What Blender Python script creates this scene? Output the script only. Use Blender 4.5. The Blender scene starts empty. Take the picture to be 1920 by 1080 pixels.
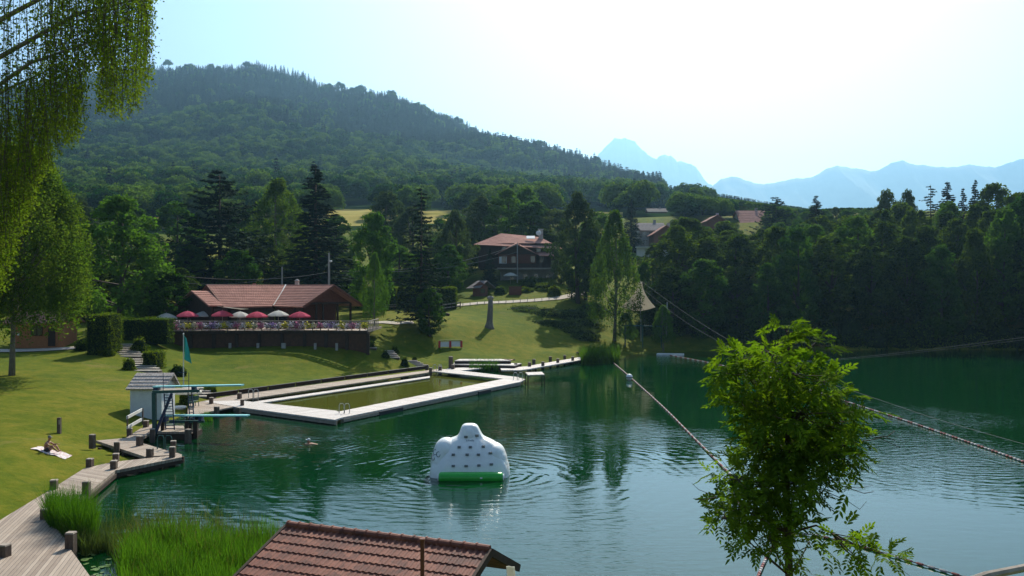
import bpy, bmesh, math, random
import numpy as np
from mathutils import Vector, Matrix, Quaternion
S = bpy.context.scene
COL = S.collection
R = math.radians
PI = math.pi
F = 1663.0          # focal length of the photograph in its own pixels (60 degrees across)
H = 10.0            # eye height above the lake

# ---------------------------------------------------------------- camera, light, exposure
cam_d = bpy.data.cameras.new('camera'); cam = bpy.data.objects.new('camera', cam_d); COL.objects.link(cam)
cam.location = (0, 0, H); cam.rotation_euler = (R(90), 0, 0)
cam_d.sensor_width = 36.0; cam_d.lens = 36.0 * F / 1920.0
cam_d.clip_start = 0.1; cam_d.clip_end = 40000
S.camera = cam

SUN_EL, SUN_AZ = R(40), R(13)      # azimuth measured from the view direction to the right
W = bpy.data.worlds.new('World'); S.world = W; W.use_nodes = True
wn = W.node_tree.nodes; wl = W.node_tree.links
bg = wn['Background']; sky = wn.new('ShaderNodeTexSky'); sky.sky_type = 'NISHITA'
sky.sun_disc = False; sky.sun_elevation = SUN_EL; sky.sun_rotation = SUN_AZ
sky.altitude = 700; sky.air_density = 1.0; sky.dust_density = 2.0; sky.ozone_density = 2.5
wl.new(sky.outputs[0], bg.inputs[0]); bg.inputs[1].default_value = 0.096
sl = bpy.data.lights.new('sun', 'SUN'); so = bpy.data.objects.new('sun', sl); COL.objects.link(so)
sl.energy = 5.0; sl.angle = R(0.6); sl.color = (1.0, 0.93, 0.80)
sdir = Vector((math.sin(SUN_AZ)*math.cos(SUN_EL), math.cos(SUN_AZ)*math.cos(SUN_EL), math.sin(SUN_EL)))
so.rotation_euler = sdir.to_track_quat('Z', 'Y').to_euler()
so.location = (60, 200, 150)
S.view_settings.view_transform = 'Standard'; S.view_settings.look = 'None'
S.view_settings.exposure = 0.68; S.view_settings.gamma = 1.0
S.cycles.max_bounces = 6; S.cycles.diffuse_bounces = 2; S.cycles.glossy_bounces = 3
S.cycles.transmission_bounces = 3; S.cycles.volume_bounces = 0; S.cycles.transparent_max_bounces = 4
S.cycles.caustics_reflective = False; S.cycles.caustics_refractive = False
S.cycles.use_denoising = True

# ---------------------------------------------------------------- helpers: points
def P(px, py, Y):
    "the world point seen at pixel (px, py) of the photograph at depth Y"
    return Vector(((px-960)/F*Y, Y, H-(py-540)/F*Y))
def G(px, py, z=0.0):
    "the world point seen at pixel (px, py) that lies at height z"
    Y = F*(H-z)/(py-540)
    return Vector(((px-960)/F*Y, Y, z))

# ---------------------------------------------------------------- helpers: objects
def tag(o, label=None, cat=None, group=None, kind=None):
    if label: o['label'] = label
    if cat: o['category'] = cat
    if group: o['group'] = group
    if kind: o['kind'] = kind
    return o
def empty(name, loc=(0,0,0), rz=0.0):
    o = bpy.data.objects.new(name, None); COL.objects.link(o)
    o.empty_display_size = 0.3; o.location = loc; o.rotation_euler = (0,0,rz); return o
def ob(name, me, parent=None, loc=None):
    o = bpy.data.objects.new(name, me); COL.objects.link(o)
    if parent is not None: o.parent = parent
    if loc is not None: o.location = loc
    return o
def kids(o):
    return [c for c in COL.objects if c.parent == o]
def copy_tree(o, parent=None, ch=None):
    c = o.copy(); COL.objects.link(c); c.parent = parent
    for k in (ch if ch is not None else list(o.children)):
        copy_tree(k, c)
    return c
ORD = ['first','second','third','fourth','fifth','sixth','seventh','eighth','ninth','tenth','eleventh','twelfth','thirteenth','fourteenth','fifteenth','sixteenth','seventeenth','eighteenth','nineteenth','twentieth']
def ordw(i):
    if i < 20: return ORD[i]
    t = {2:'twenty',3:'thirty',4:'forty'}[(i+1)//10]
    return (t+'-'+ORD[(i+1)%10-1]) if (i+1)%10 else {2:'twentieth',3:'thirtieth',4:'fortieth'}[(i+1)//10]

class MB:
    "collects shapes, builds them as one mesh"
    def __init__(s): s.v=[]; s.f=[]; s.mi=[]; s.uv=[]; s.m=0; s.sm=False
    def add(s, vs, fs, uvs=None):
        b=len(s.v); s.v += [tuple(q) for q in vs]
        for i,fc in enumerate(fs):
            s.f.append([b+k for k in fc]); s.mi.append(s.m)
            s.uv.append(uvs[i] if uvs else None)
    def box(s, c, size, rz=0.0, taper=1.0, rx=0.0, ry=0.0):
        M = Matrix.Rotation(rz,3,'Z') @ Matrix.Rotation(ry,3,'Y') @ Matrix.Rotation(rx,3,'X')
        hx,hy,hz=[q/2 for q in size]; vs=[]
        for z,t in ((-hz,1),(hz,taper)):
            for x,y in ((-hx,-hy),(hx,-hy),(hx,hy),(-hx,hy)):
                vs.append(Vector(c)+M@Vector((x*t,y*t,z)))
        s.add(vs,[(3,2,1,0),(4,5,6,7),(0,1,5,4),(1,2,6,5),(2,3,7,6),(3,0,4,7)])
        return s
    def beam(s, a, b, w, h=None, up=(0,0,1)):
        a=Vector(a); b=Vector(b); h=h or w; d=(b-a).normalized()
        u=Vector(up)
        if abs(d.dot(u))>0.97: u=Vector((0,1,0))
        r=d.cross(u).normalized(); u=r.cross(d)
        vs=[]
        for p in (a,b):
            for i,j in ((-1,-1),(1,-1),(1,1),(-1,1)): vs.append(p+r*(i*w/2)+u*(j*h/2))
        s.add(vs,[(3,2,1,0),(4,5,6,7),(0,1,5,4),(1,2,6,5),(2,3,7,6),(3,0,4,7)])
        return s
    def tube(s, pts, rads, n=8, cap=True):
        pts=[Vector(p) for p in pts]
        if not hasattr(rads,'__len__'): rads=[rads]*len(pts)
        vs=[]; fs=[]
        d0=(pts[1]-pts[0]).normalized(); u=d0.orthogonal().normalized()
        for i,p in enumerate(pts):
            d=(pts[min(i+1,len(pts)-1)]-pts[max(i-1,0)]).normalized()
            u=(u-d*u.dot(d)); u = u.normalized() if u.length>1e-6 else d.orthogonal().normalized()
            w=d.cross(u)
            for k in range(n):
                a=2*PI*k/n; vs.append(p+(u*math.cos(a)+w*math.sin(a))*rads[i])
        for i in range(len(pts)-1):
            for k in range(n):
                fs.append((i*n+k,i*n+(k+1)%n,(i+1)*n+(k+1)%n,(i+1)*n+k))
        if cap:
            fs.append(tuple(range(n-1,-1,-1))); b=(len(pts)-1)*n; fs.append(tuple(b+k for k in range(n)))
        s.add(vs,fs); return s
    def lathe(s, c, prof, n=16, M=None):
        "prof = [(r, z), ...]"
        vs=[]; fs=[]
        for r,z in prof:
            for k in range(n):
                a=2*PI*k/n; v=Vector((r*math.cos(a), r*math.sin(a), z))
                if M is not None: v=M@v
                vs.append(Vector(c)+v)
        for i in range(len(prof)-1):
            for k in range(n): fs.append((i*n+k,i*n+(k+1)%n,(i+1)*n+(k+1)%n,(i+1)*n+k))
        fs.append(tuple(range(n-1,-1,-1))); b=(len(prof)-1)*n; fs.append(tuple(b+k for k in range(n)))
        s.add(vs,fs); return s
    def ball(s, c, r, n=10, m=7, M=None):
        rr = r if hasattr(r,'__len__') else (r,r,r)
        vs=[];fs=[]
        for i in range(1,m):
            t=PI*i/m
            for k in range(n):
                a=2*PI*k/n; v=Vector((rr[0]*math.sin(t)*math.cos(a), rr[1]*math.sin(t)*math.sin(a), rr[2]*math.cos(t)))
                if M is not None: v=M@v
                vs.append(Vector(c)+v)
        top=Vector((0,0,rr[2])); 
        if M is not None: top=M@top
        vs.append(Vector(c)+top); vs.append(Vector(c)-top); T=len(vs)-2; B=T+1
        for i in range(m-2):
            for k in range(n): fs.append((i*n+k,(i+1)*n+k,(i+1)*n+(k+1)%n,i*n+(k+1)%n))
        for k in range(n):
            fs.append((T,k,(k+1)%n)); fs.append((B,(m-2)*n+(k+1)%n,(m-2)*n+k))
        s.add(vs,fs); return s
    def prism(s, poly, z0, z1, ang=0.0):
        "poly = xy list, ccw or cw; uv in metres with u turned by ang"
        n=len(poly)
        ar=sum(poly[i][0]*poly[(i+1)%n][1]-poly[(i+1)%n][0]*poly[i][1] for i in range(n))
        if ar<0: poly=poly[::-1]
        ca,sa=math.cos(ang),math.sin(ang)
        def zz(z,p): return z(p[0],p[1]) if callable(z) else z
        vs=[(p[0],p[1],zz(z0,p)) for p in poly]+[(p[0],p[1],zz(z1,p)) for p in poly]
        uv=[(p[0]*ca+p[1]*sa, -p[0]*sa+p[1]*ca) for p in poly]
        fs=[tuple(range(n-1,-1,-1)), tuple(range(n,2*n))]; us=[[uv[k] for k in range(n-1,-1,-1)], list(uv)]
        for i in range(n):
            j=(i+1)%n; fs.append((i,j,n+j,n+i)); us.append([uv[i],uv[j],uv[j],uv[i]])
        s.add(vs,fs,us); return s
    def tri_slab(s, pts, t, nrm=None):
        "thick slab under a planar polygon"
        pts=[Vector(p) for p in pts]
        nv = nrm or (pts[1]-pts[0]).cross(pts[2]-pts[0]).normalized()
        n=len(pts); vs=pts+[p-nv*t for p in pts]
        fs=[tuple(range(n)), tuple(range(2*n-1,n-1,-1))]
        for i in range(n): j=(i+1)%n; fs.append((j,i,n+i,n+j))
        s.add(vs,fs); return s
    def mesh(s, name, mats, smooth=False):
        me=bpy.data.meshes.new(name); me.from_pydata(s.v,[],s.f)
        for m in (mats if isinstance(mats,(list,tuple)) else [mats]): me.materials.append(m)
        me.polygons.foreach_set('material_index', s.mi)
        if any(u for u in s.uv):
            l=me.uv_layers.new(name='UVMap'); k=0
            for u,fc in zip(s.uv,s.f):
                for q in range(len(fc)):
                    l.data[k].uv = u[q] if u else (0,0); k+=1
        if smooth: me.polygons.foreach_set('use_smooth',[True]*len(s.f))
        me.validate(); me.update(); return me
    def build(s, name, mats, parent=None, loc=None, smooth=False):
        return ob(name, s.mesh(name,mats,smooth), parent, loc)

def tiled_slope(mb, A, B, C, D, nc, nr=1, step=0.04, amp=0.0, sub=6):
    "tiled roof plane: A-B along the ridge, D-C along the eave; nc courses, nr ribs"
    A,B,C,D=[Vector(p) for p in (A,B,C,D)]
    nv=(B-A).cross(D-A).normalized()
    if nv.z<0: nv=-nv
    m = nr*sub if amp>0 else 1
    vs=[];fs=[]
    for i in range(nc):
        for (t,off) in ((i/nc,0.0),((i+1)/nc+0.12/nc,step)):
            for j in range(m+1):
                u=j/m; p=(A.lerp(B,u)).lerp(D.lerp(C,u),t)
                w=0.0
                if amp>0:
                    ph=(j%sub)/sub; w=amp*max(0.0,math.sin(PI*min(1,ph/0.62)))**0.8 if ph<0.62 else 0.0
                vs.append(p+nv*(off+w))
        # small vertical drop at the course's lower edge
        for j in range(m+1):
            vs.append(vs[-(m+1)]-nv*(step*0.9))
        b=len(vs)-3*(m+1)
        for r in (0,1):
            for j in range(m):
                a=b+r*(m+1)+j; fs.append((a,a+1,a+m+2,a+m+1))
    mb.add(vs,fs)
    mb.tri_slab([A-nv*0.02,B-nv*0.02,C-nv*0.02,D-nv*0.02],0.12,nv)

def np_mesh(name, V, Fq, mats, mi=None):
    me=bpy.data.meshes.new(name); V=np.asarray(V,dtype=np.float32); Fq=np.asarray(Fq,dtype=np.int32)
    k=Fq.shape[1]
    me.vertices.add(len(V)); me.vertices.foreach_set('co',V.ravel())
    me.loops.add(Fq.size); me.loops.foreach_set('vertex_index',Fq.ravel())
    me.polygons.add(len(Fq)); me.polygons.foreach_set('loop_start',np.arange(0,Fq.size,k,dtype=np.int32))
    me.polygons.foreach_set('loop_total',np.full(len(Fq),k,dtype=np.int32))
    for m in (mats if isinstance(mats,(list,tuple)) else [mats]): me.materials.append(m)
    if mi is not None: me.polygons.foreach_set('material_index',np.asarray(mi,dtype=np.int32))
    me.update(calc_edges=True); me.validate(); return me
def cards(C, N, s, rng, asp=0.55, T=None):
    "diamond leaf cards: centres C, normals N, sizes s -> verts, quads"
    C=np.asarray(C); N=np.asarray(N); n=len(C); s=np.broadcast_to(np.asarray(s,dtype=float),(n,))
    N=N/np.maximum(1e-6,np.linalg.norm(N,axis=1,keepdims=True))
    r=rng.normal(size=(n,3)) if T is None else np.asarray(T)
    t=r-N*(r*N).sum(1,keepdims=True); t/=np.maximum(1e-6,np.linalg.norm(t,axis=1,keepdims=True))
    b=np.cross(N,t); a=(s*0.5)[:,None]; c=a*asp
    V=np.empty((n,4,3)); V[:,0]=C-t*a; V[:,1]=C+b*c+N*a*0.15; V[:,2]=C+t*a; V[:,3]=C-b*c+N*a*0.15
    return V.reshape(-1,3), np.arange(4*n).reshape(-1,4)
def unit(rng,n):
    v=rng.normal(size=(n,3)); return v/np.linalg.norm(v,axis=1,keepdims=True)

# ---------------------------------------------------------------- materials
def newmat(name):
    m=bpy.data.materials.new(name); m.use_nodes=True; nt=m.node_tree
    return m, nt, nt.nodes['Principled BSDF'], nt.nodes['Material Output']
def ramp(nt, fac, cols):
    r=nt.nodes.new('ShaderNodeValToRGB'); e=r.color_ramp.elements
    while len(e)>1: e.remove(e[-1])
    e[0].position=cols[0][0]; e[0].color=(*cols[0][1],1)
    for p,c in cols[1:]:
        q=e.new(p); q.color=(*c,1)
    nt.links.new(fac,r.inputs[0]); return r.outputs[0]
def noise(nt, scale, detail=4, rough=0.55, vec=None, dist=0.0):
    n=nt.nodes.new('ShaderNodeTexNoise'); n.inputs['Scale'].default_value=scale
    n.inputs['Detail'].default_value=detail; n.inputs['Roughness'].default_value=rough; n.inputs['Distortion'].default_value=dist
    if vec is not None: nt.links.new(vec,n.inputs['Vector'])
    return n.outputs['Fac']
def coord(nt, which='Object', scale=None):
    c=nt.nodes.new('ShaderNodeTexCoord').outputs[which]
    if scale is None: return c
    m=nt.nodes.new('ShaderNodeMapping'); m.inputs['Scale'].default_value=scale
    nt.links.new(c,m.inputs['Vector']); return m.outputs[0]
def worldpos(nt, scale=None):
    c=nt.nodes.new('ShaderNodeNewGeometry').outputs['Position']
    if scale is None: return c
    m=nt.nodes.new('ShaderNodeMapping'); m.inputs['Scale'].default_value=scale
    nt.links.new(c,m.inputs['Vector']); return m.outputs[0]
def mathn(nt, op, a, b=None, c=None):
    n=nt.nodes.new('ShaderNodeMath'); n.operation=op
    for i,v in enumerate((a,b,c)):
        if v is None: continue
        if hasattr(v,'default_value') or hasattr(v,'is_linked'): nt.links.new(v,n.inputs[i])
        else: n.inputs[i].default_value=v
    return n.outputs[0]
def mixc(nt, fac, a, b, mode='MIX'):
    n=nt.nodes.new('ShaderNodeMix'); n.data_type='RGBA'; n.blend_type=mode
    if hasattr(fac,'is_linked'): nt.links.new(fac,n.inputs[0])
    else: n.inputs[0].default_value=fac
    for i,v in ((6,a),(7,b)):
        if hasattr(v,'is_linked'): nt.links.new(v,n.inputs[i])
        else: n.inputs[i].default_value=(*v,1)
    return n.outputs[2]
def bump(nt, p, h, strength=0.5, dist=0.05):
    b=nt.nodes.new('ShaderNodeBump'); b.inputs['Strength'].default_value=strength; b.inputs['Distance'].default_value=dist
    nt.links.new(h,b.inputs['Height']); nt.links.new(b.outputs[0],p.inputs['Normal'])
def mat(name, col, rough=0.8, var=0.25, scale=3.0, metal=0.0, bmp=0.2, stretch=None, spec=0.3):
    "weathered paint, wood, metal or stone: colour broken up by two noises, and a bump"
    m,nt,p,o=newmat(name); v=coord(nt,'Object',stretch)
    n1=noise(nt,scale,5,0.6,v); n2=noise(nt,scale*6,3,0.5,v)
    f=mathn(nt,'ADD',mathn(nt,'MULTIPLY',n1,0.65),mathn(nt,'MULTIPLY',n2,0.35))
    lo=tuple(c*(1-var) for c in col); hi=tuple(min(1,c*(1+var)) for c in col)
    nt.links.new(ramp(nt,f,[(0.32,lo),(0.68,hi)]),p.inputs['Base Color'])
    p.inputs['Roughness'].default_value=rough; p.inputs['Metallic'].default_value=metal
    p.inputs['Specular IOR Level'].default_value=spec
    if bmp: bump(nt,p,f,bmp,0.03)
    return m
def leafmat(name, c_dark, c_light, trans=0.35, tcol=None, scale=0.35, rnd=0.5):
    m,nt,p,o=newmat(name)
    n=noise(nt,scale,3,0.6,worldpos(nt)); n2=noise(nt,scale*9,2,0.5,worldpos(nt))
    oi=nt.nodes.new('ShaderNodeObjectInfo').outputs['Random']
    f=mathn(nt,'ADD',mathn(nt,'MULTIPLY',n,0.5),mathn(nt,'MULTIPLY',n2,0.5))
    f=mathn(nt,'ADD',f,mathn(nt,'MULTIPLY',mathn(nt,'SUBTRACT',oi,0.5),rnd*0.4))
    c=ramp(nt,f,[(0.36,c_dark),(0.64,c_light)])
    nt.links.new(c,p.inputs['Base Color']); p.inputs['Roughness'].default_value=0.9
    p.inputs['Specular IOR Level'].default_value=0.03
    t=nt.nodes.new('ShaderNodeBsdfTranslucent')
    tc=tcol or (1.25,1.4,0.6)
    mm=mixc(nt,1.0,c,tc,'MULTIPLY'); nt.links.new(mm,t.inputs['Color'])
    x=nt.nodes.new('ShaderNodeMixShader'); x.inputs[0].default_value=trans
    nt.links.new(p.outputs[0],x.inputs[1]); nt.links.new(t.outputs[0],x.inputs[2]); nt.links.new(x.outputs[0],o.inputs['Surface'])
    return m

M={}
M['broad']=leafmat('broadleaf_leaves',(0.018,0.060,0.006),(0.080,0.150,0.012),0.43)
M['bright']=leafmat('bright_leaves',(0.04,0.10,0.010),(0.09,0.17,0.022),0.42)
M['birch']=leafmat('birch_leaves',(0.040,0.085,0.010),(0.13,0.17,0.020),0.50)
M['olive']=leafmat('olive_leaves',(0.035,0.06,0.018),(0.09,0.12,0.035),0.35)
M['woodland']=leafmat('woodland_leaves',(0.008,0.026,0.004),(0.085,0.125,0.009),0.48)
M['needle']=leafmat('conifer_needles',(0.007,0.022,0.012),(0.020,0.045,0.020),0.10)
M['hedge']=leafmat('hedge_leaves',(0.03,0.065,0.005),(0.14,0.17,0.014),0.52,scale=1.0)
M['ash']=leafmat('ash_leaves',(0.035,0.085,0.008),(0.14,0.21,0.016),0.44,tcol=(1.5,1.6,0.5),scale=2.0)
M['reed']=leafmat('reed_blades',(0.025,0.085,0.006),(0.085,0.18,0.014),0.42,scale=1.0)
M['bark']=mat('bark',(0.06,0.045,0.032),0.9,0.4,6,stretch=(1,1,0.25),bmp=0.6)
M['bark_pale']=mat('pale_bark',(0.16,0.14,0.11),0.9,0.5,4,stretch=(1,1,0.5),bmp=0.5)
M['wood_dark']=mat('dark_timber',(0.045,0.026,0.016),0.8,0.4,5,stretch=(1,1,0.3))
M['wood_red']=mat('red_brown_timber',(0.13,0.042,0.022),0.75,0.35,4)
M['wood_grey']=mat('weathered_grey_timber',(0.30,0.25,0.20),0.85,0.3,5)
M['post']=mat('old_post_timber',(0.11,0.078,0.058),0.9,0.45,6,stretch=(1,1,0.3),bmp=0.6)
M['white_paint']=mat('white_paint',(0.62,0.62,0.58),0.6,0.12,2)
M['shingle']=mat('silvery_shingles',(0.42,0.36,0.31),0.85,0.45,5,bmp=0.5)
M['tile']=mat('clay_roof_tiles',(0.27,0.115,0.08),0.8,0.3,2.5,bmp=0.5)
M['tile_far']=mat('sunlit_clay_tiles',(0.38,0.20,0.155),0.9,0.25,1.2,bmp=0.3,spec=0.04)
M['slate']=mat('grey_roofing',(0.20,0.18,0.17),0.9,0.3,3,spec=0.04)
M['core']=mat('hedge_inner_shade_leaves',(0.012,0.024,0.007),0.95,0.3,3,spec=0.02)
M['terrace_boards']=mat('terrace_boards',(0.085,0.040,0.022),0.85,0.35,3)
M['steel']=mat('galvanised_steel',(0.35,0.36,0.36),0.4,0.2,5,metal=0.7)
M['teal_board']=mat('turquoise_board',(0.22,0.52,0.52),0.5,0.12,3)
M['teal_steel']=mat('green_painted_steel',(0.02,0.075,0.065),0.5,0.3,5)
M['blue_steel']=mat('dark_blue_steel',(0.025,0.04,0.09),0.5,0.3,5)
M['pink_cloth']=leafmat('pink_canvas',(0.55,0.09,0.14),(0.66,0.13,0.19),0.42,tcol=(1.1,1,1))
M['white_cloth']=leafmat('cream_canvas',(0.68,0.66,0.58),(0.78,0.75,0.66),0.42,tcol=(1,1,1))
M['white_plastic']=mat('white_plastic',(0.7,0.7,0.68),0.4,0.08,3)
M['vinyl']=mat('white_vinyl',(0.84,0.85,0.80),0.32,0.06,1.5,bmp=0.25,spec=0.5)
M['green_vinyl']=mat('green_vinyl',(0.03,0.42,0.04),0.28,0.15,2,spec=0.5,bmp=0.15)
M['grey_vinyl']=mat('grey_vinyl',(0.17,0.18,0.17),0.5,0.2,4)
M['concrete']=mat('concrete',(0.32,0.30,0.27),0.9,0.25,3)
M['stone']=mat('step_stone',(0.42,0.37,0.31),0.9,0.3,4)
M['skin']=mat('skin',(0.36,0.17,0.10),0.55,0.15,6)
M['hair']=mat('hair',(0.06,0.04,0.03),0.7,0.2,9)
M['black_cloth']=mat('dark_cloth',(0.03,0.03,0.035),0.8,0.2,6)
M['red']=mat('red_paint',(0.42,0.03,0.03),0.55,0.15,5)
M['glass']=mat('window_glass',(0.03,0.035,0.04),0.08,0.2,2,spec=0.8,bmp=0)
M['cable']=mat('steel_cable',(0.14,0.15,0.14),0.8,0.2,3,spec=0.1)
M['gravel']=mat('pale_gravel',(0.42,0.37,0.30),0.95,0.2,2,bmp=0.4)
M['rope_red']=mat('red_float',(0.30,0.08,0.06),0.5,0.15,5)
M['rope_white']=mat('white_float',(0.48,0.42,0.38),0.5,0.15,5)
M['net']=leafmat('grey_sail_cloth',(0.55,0.52,0.45),(0.64,0.60,0.52),0.5,tcol=(1,1,1))
M['flag']=mat('teal_flag_cloth',(0.02,0.30,0.26),0.8,0.15,3)
M['lily']=mat('lily_pad',(0.12,0.20,0.05),0.4,0.3,4)

def plank_mat(name, lo, hi, w=0.145):
    m,nt,p,o=newmat(name); uv=coord(nt,'UV'); sx=nt.nodes.new('ShaderNodeSeparateXYZ'); nt.links.new(uv,sx.inputs[0])
    u=mathn(nt,'DIVIDE',sx.outputs[0],w); fl=mathn(nt,'FLOOR',u); fr=mathn(nt,'FRACT',u)
    wnn=nt.nodes.new('ShaderNodeTexWhiteNoise'); wnn.noise_dimensions='1D'; nt.links.new(fl,wnn.inputs['W'])
    mp=nt.nodes.new('ShaderNodeMapping'); mp.inputs['Scale'].default_value=(9,1.2,1); nt.links.new(uv,mp.inputs['Vector'])
    n=noise(nt,1.5,5,0.65,mp.outputs[0]); n3=noise(nt,0.6,3,0.5,uv)
    f=mathn(nt,'ADD',mathn(nt,'MULTIPLY',wnn.outputs['Value'],0.35),mathn(nt,'MULTIPLY',n,0.4)); f=mathn(nt,'ADD',f,mathn(nt,'MULTIPLY',n3,0.3))
    c=ramp(nt,f,[(0.25,lo),(0.8,hi)])
    gap=mathn(nt,'LESS_THAN',fr,0.09)
    nt.links.new(mixc(nt,gap,c,(0.02,0.015,0.01)),p.inputs['Base Color']); p.inputs['Roughness'].default_value=0.8
    bump(nt,p,mathn(nt,'SUBTRACT',f,gap),0.5,0.02); return m
M['deck']=plank_mat('grey_deck_planks',(0.19,0.135,0.095),(0.42,0.335,0.255))
M['deck_pale']=plank_mat('bleached_deck_planks',(0.40,0.35,0.31),(0.66,0.60,0.55))

# grass and ground
def grass_mat():
    m,nt,p,o=newmat('lawn'); v=worldpos(nt)
    n1=noise(nt,0.05,4,0.6,v); n2=noise(nt,0.6,5,0.65,v); n3=noise(nt,2.6,6,0.75,v)
    f=mathn(nt,'ADD',mathn(nt,'MULTIPLY',n1,0.40),mathn(nt,'MULTIPLY',n2,0.35)); f=mathn(nt,'ADD',f,mathn(nt,'MULTIPLY',n3,0.25))
    c=ramp(nt,f,[(0.38,(0.042,0.078,0.004)),(0.5,(0.090,0.112,0.005)),(0.62,(0.165,0.145,0.014))])
    wear=ramp(nt,noise(nt,0.16,6,0.7,v,0.6),[(0.60,(0,0,0)),(0.70,(1,1,1))]); c=mixc(nt,mathn(nt,'MULTIPLY',wear,0.55),c,(0.19,0.145,0.045))
    clo=ramp(nt,noise(nt,1.1,5,0.7,v,0.4),[(0.55,(0,0,0)),(0.66,(1,1,1))]); c=mixc(nt,mathn(nt,'MULTIPLY',clo,0.45),c,(0.040,0.080,0.006))
    nt.links.new(c,p.inputs['Base Color']); p.inputs['Roughness'].default_value=0.95; p.inputs['Specular IOR Level'].default_value=0.05
    bump(nt,p,mathn(nt,'ADD',n3,n2),0.8,0.12); return m
M['lawn']=grass_mat()
M['field']=mat('mown_field',(0.42,0.36,0.12),0.95,0.25,0.02,bmp=0)
def hillmat():
    m,nt,p,o=newmat('hill_ground'); v=worldpos(nt)
    sx=nt.nodes.new('ShaderNodeSeparateXYZ'); nt.links.new(v,sx.inputs[0])
    a=mathn(nt,'MULTIPLY',mathn(nt,'GREATER_THAN',sx.outputs[1],300),mathn(nt,'LESS_THAN',sx.outputs[1],436))
    a=mathn(nt,'MULTIPLY',a,mathn(nt,'LESS_THAN',mathn(nt,'DIVIDE',sx.outputs[0],sx.outputs[1]),0.125))
    n1=noise(nt,0.02,4,0.6,v)
    dk=ramp(nt,n1,[(0.3,(0.012,0.03,0.008)),(0.7,(0.03,0.05,0.012))]); fi=ramp(nt,n1,[(0.3,(0.16,0.17,0.04)),(0.6,(0.34,0.29,0.10))])
    nt.links.new(mixc(nt,a,dk,fi),p.inputs['Base Color']); p.inputs['Roughness'].default_value=1; p.inputs['Specular IOR Level'].default_value=0
    return m
M['hill']=hillmat()
M['rock']=mat('mountain_rock',(0.20,0.21,0.20),0.95,0.45,0.0012,bmp=0,spec=0.05)

def water_mat(name, body, centres, rip=1.0, rough=0.03):
    m,nt,p,o=newmat(name); v=worldpos(nt)
    p.inputs['Base Color'].default_value=(*body,1); p.inputs['Roughness'].default_value=rough
    p.inputs['IOR'].default_value=1.33; p.inputs['Specular IOR Level'].default_value=0.37
    hsum=None
    warp=noise(nt,0.35,3,0.5,v); 
    for (cx,cy,wl_,amp,fall) in centres:
        vm=nt.nodes.new('ShaderNodeVectorMath'); vm.operation='DISTANCE'; nt.links.new(v,vm.inputs[0]); vm.inputs[1].default_value=(cx,cy,0)
        d=vm.outputs['Value']
        ph=mathn(nt,'ADD',mathn(nt,'MULTIPLY',d,2*PI/wl_),mathn(nt,'MULTIPLY',warp,16.0))
        env=mathn(nt,'POWER',2.718,mathn(nt,'MULTIPLY',d,-1.0/fall))
        nn=ramp(nt,noise(nt,0.30,3,0.6,v),[(0.40,(0.05,)*3),(0.62,(1,1,1))]); gate=mathn(nt,'MULTIPLY',env,nn)
        w=mathn(nt,'MULTIPLY',mathn(nt,'MULTIPLY',mathn(nt,'SINE',ph),gate),amp)
        hsum = w if hsum is None else mathn(nt,'ADD',hsum,w)
    v2=worldpos(nt,(0.8,2.4,1)); n=noise(nt,1.3,3,0.55,v2)
    patch=ramp(nt,noise(nt,0.045,2,0.5,v),[(0.42,(0.02,)*3),(0.62,(1,1,1))])
    w=mathn(nt,'MULTIPLY',mathn(nt,'MULTIPLY',n,patch),0.026*rip)
    w=mathn(nt,'ADD',w,mathn(nt,'MULTIPLY',noise(nt,0.5,2,0.5,v2),0.010*rip))
    hsum = w if hsum is None else mathn(nt,'ADD',hsum,w)
    b=nt.nodes.new('ShaderNodeBump'); b.inputs['Strength'].default_value=1.0; b.inputs['Distance'].default_value=1.0
    nt.links.new(hsum,b.inputs['Height']); nt.links.new(b.outputs[0],p.inputs['Normal'])
    return m
ICE=G(881,897,0); SWIM=G(580,833,0)
M['water']=water_mat('lake_water',(0.001,0.028,0.006),[(ICE.x,ICE.y+1,0.80,0.008,10.0),(SWIM.x,SWIM.y,0.5,0.010,4.0),(26,50,0.8,0.005,8.0)])
M['pool_water']=water_mat('shallow_water',(0.085,0.095,0.012),[],0.5)  # yellow-green of the shallows, with the lawn's reflection put into the body colour

# ---------------------------------------------------------------- terrain
shore_px=[(60,1085),(62,985),(130,928),(190,880),(262,864),(205,840),(238,822),(292,802),(335,785),(372,765),(460,748),(640,722),(820,697),(900,695),(985,690),(1090,679),(1112,681),(1165,674),(1182,664),(1300,659),(1500,657),(1700,656),(1920,656),(2300,660)]
LAKE=[(-12.0,24.5)]+[tuple(G(a,b,0).xy) for a,b in shore_px]+[(150,110),(150,40),(70,22),(30,23),(0,25)]
LAKE=np.array(LAKE)
def lake_dist(x,y):
    "signed distance to the shore: positive on land"
    x=np.atleast_1d(np.asarray(x,float)); y=np.atleast_1d(np.asarray(y,float)); n=len(LAKE)
    best=np.full(x.shape,1e9); ins=np.zeros(x.shape,bool)
    for i in range(n):
        ax,ay=LAKE[i]; bx,by=LAKE[(i+1)%n]; dx,dy=bx-ax,by-ay
        t=np.clip(((x-ax)*dx+(y-ay)*dy)/(dx*dx+dy*dy),0,1)
        best=np.minimum(best,np.hypot(x-ax-t*dx,y-ay-t*dy))
        c=((ay>y)!=(by>y)); 
        with np.errstate(divide='ignore',invalid='ignore'):
            xi=ax+(y-ay)*dx/(dy if dy else 1e-9)
        ins^=(c&(x<xi))
    return np.where(ins,-best,best)
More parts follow.
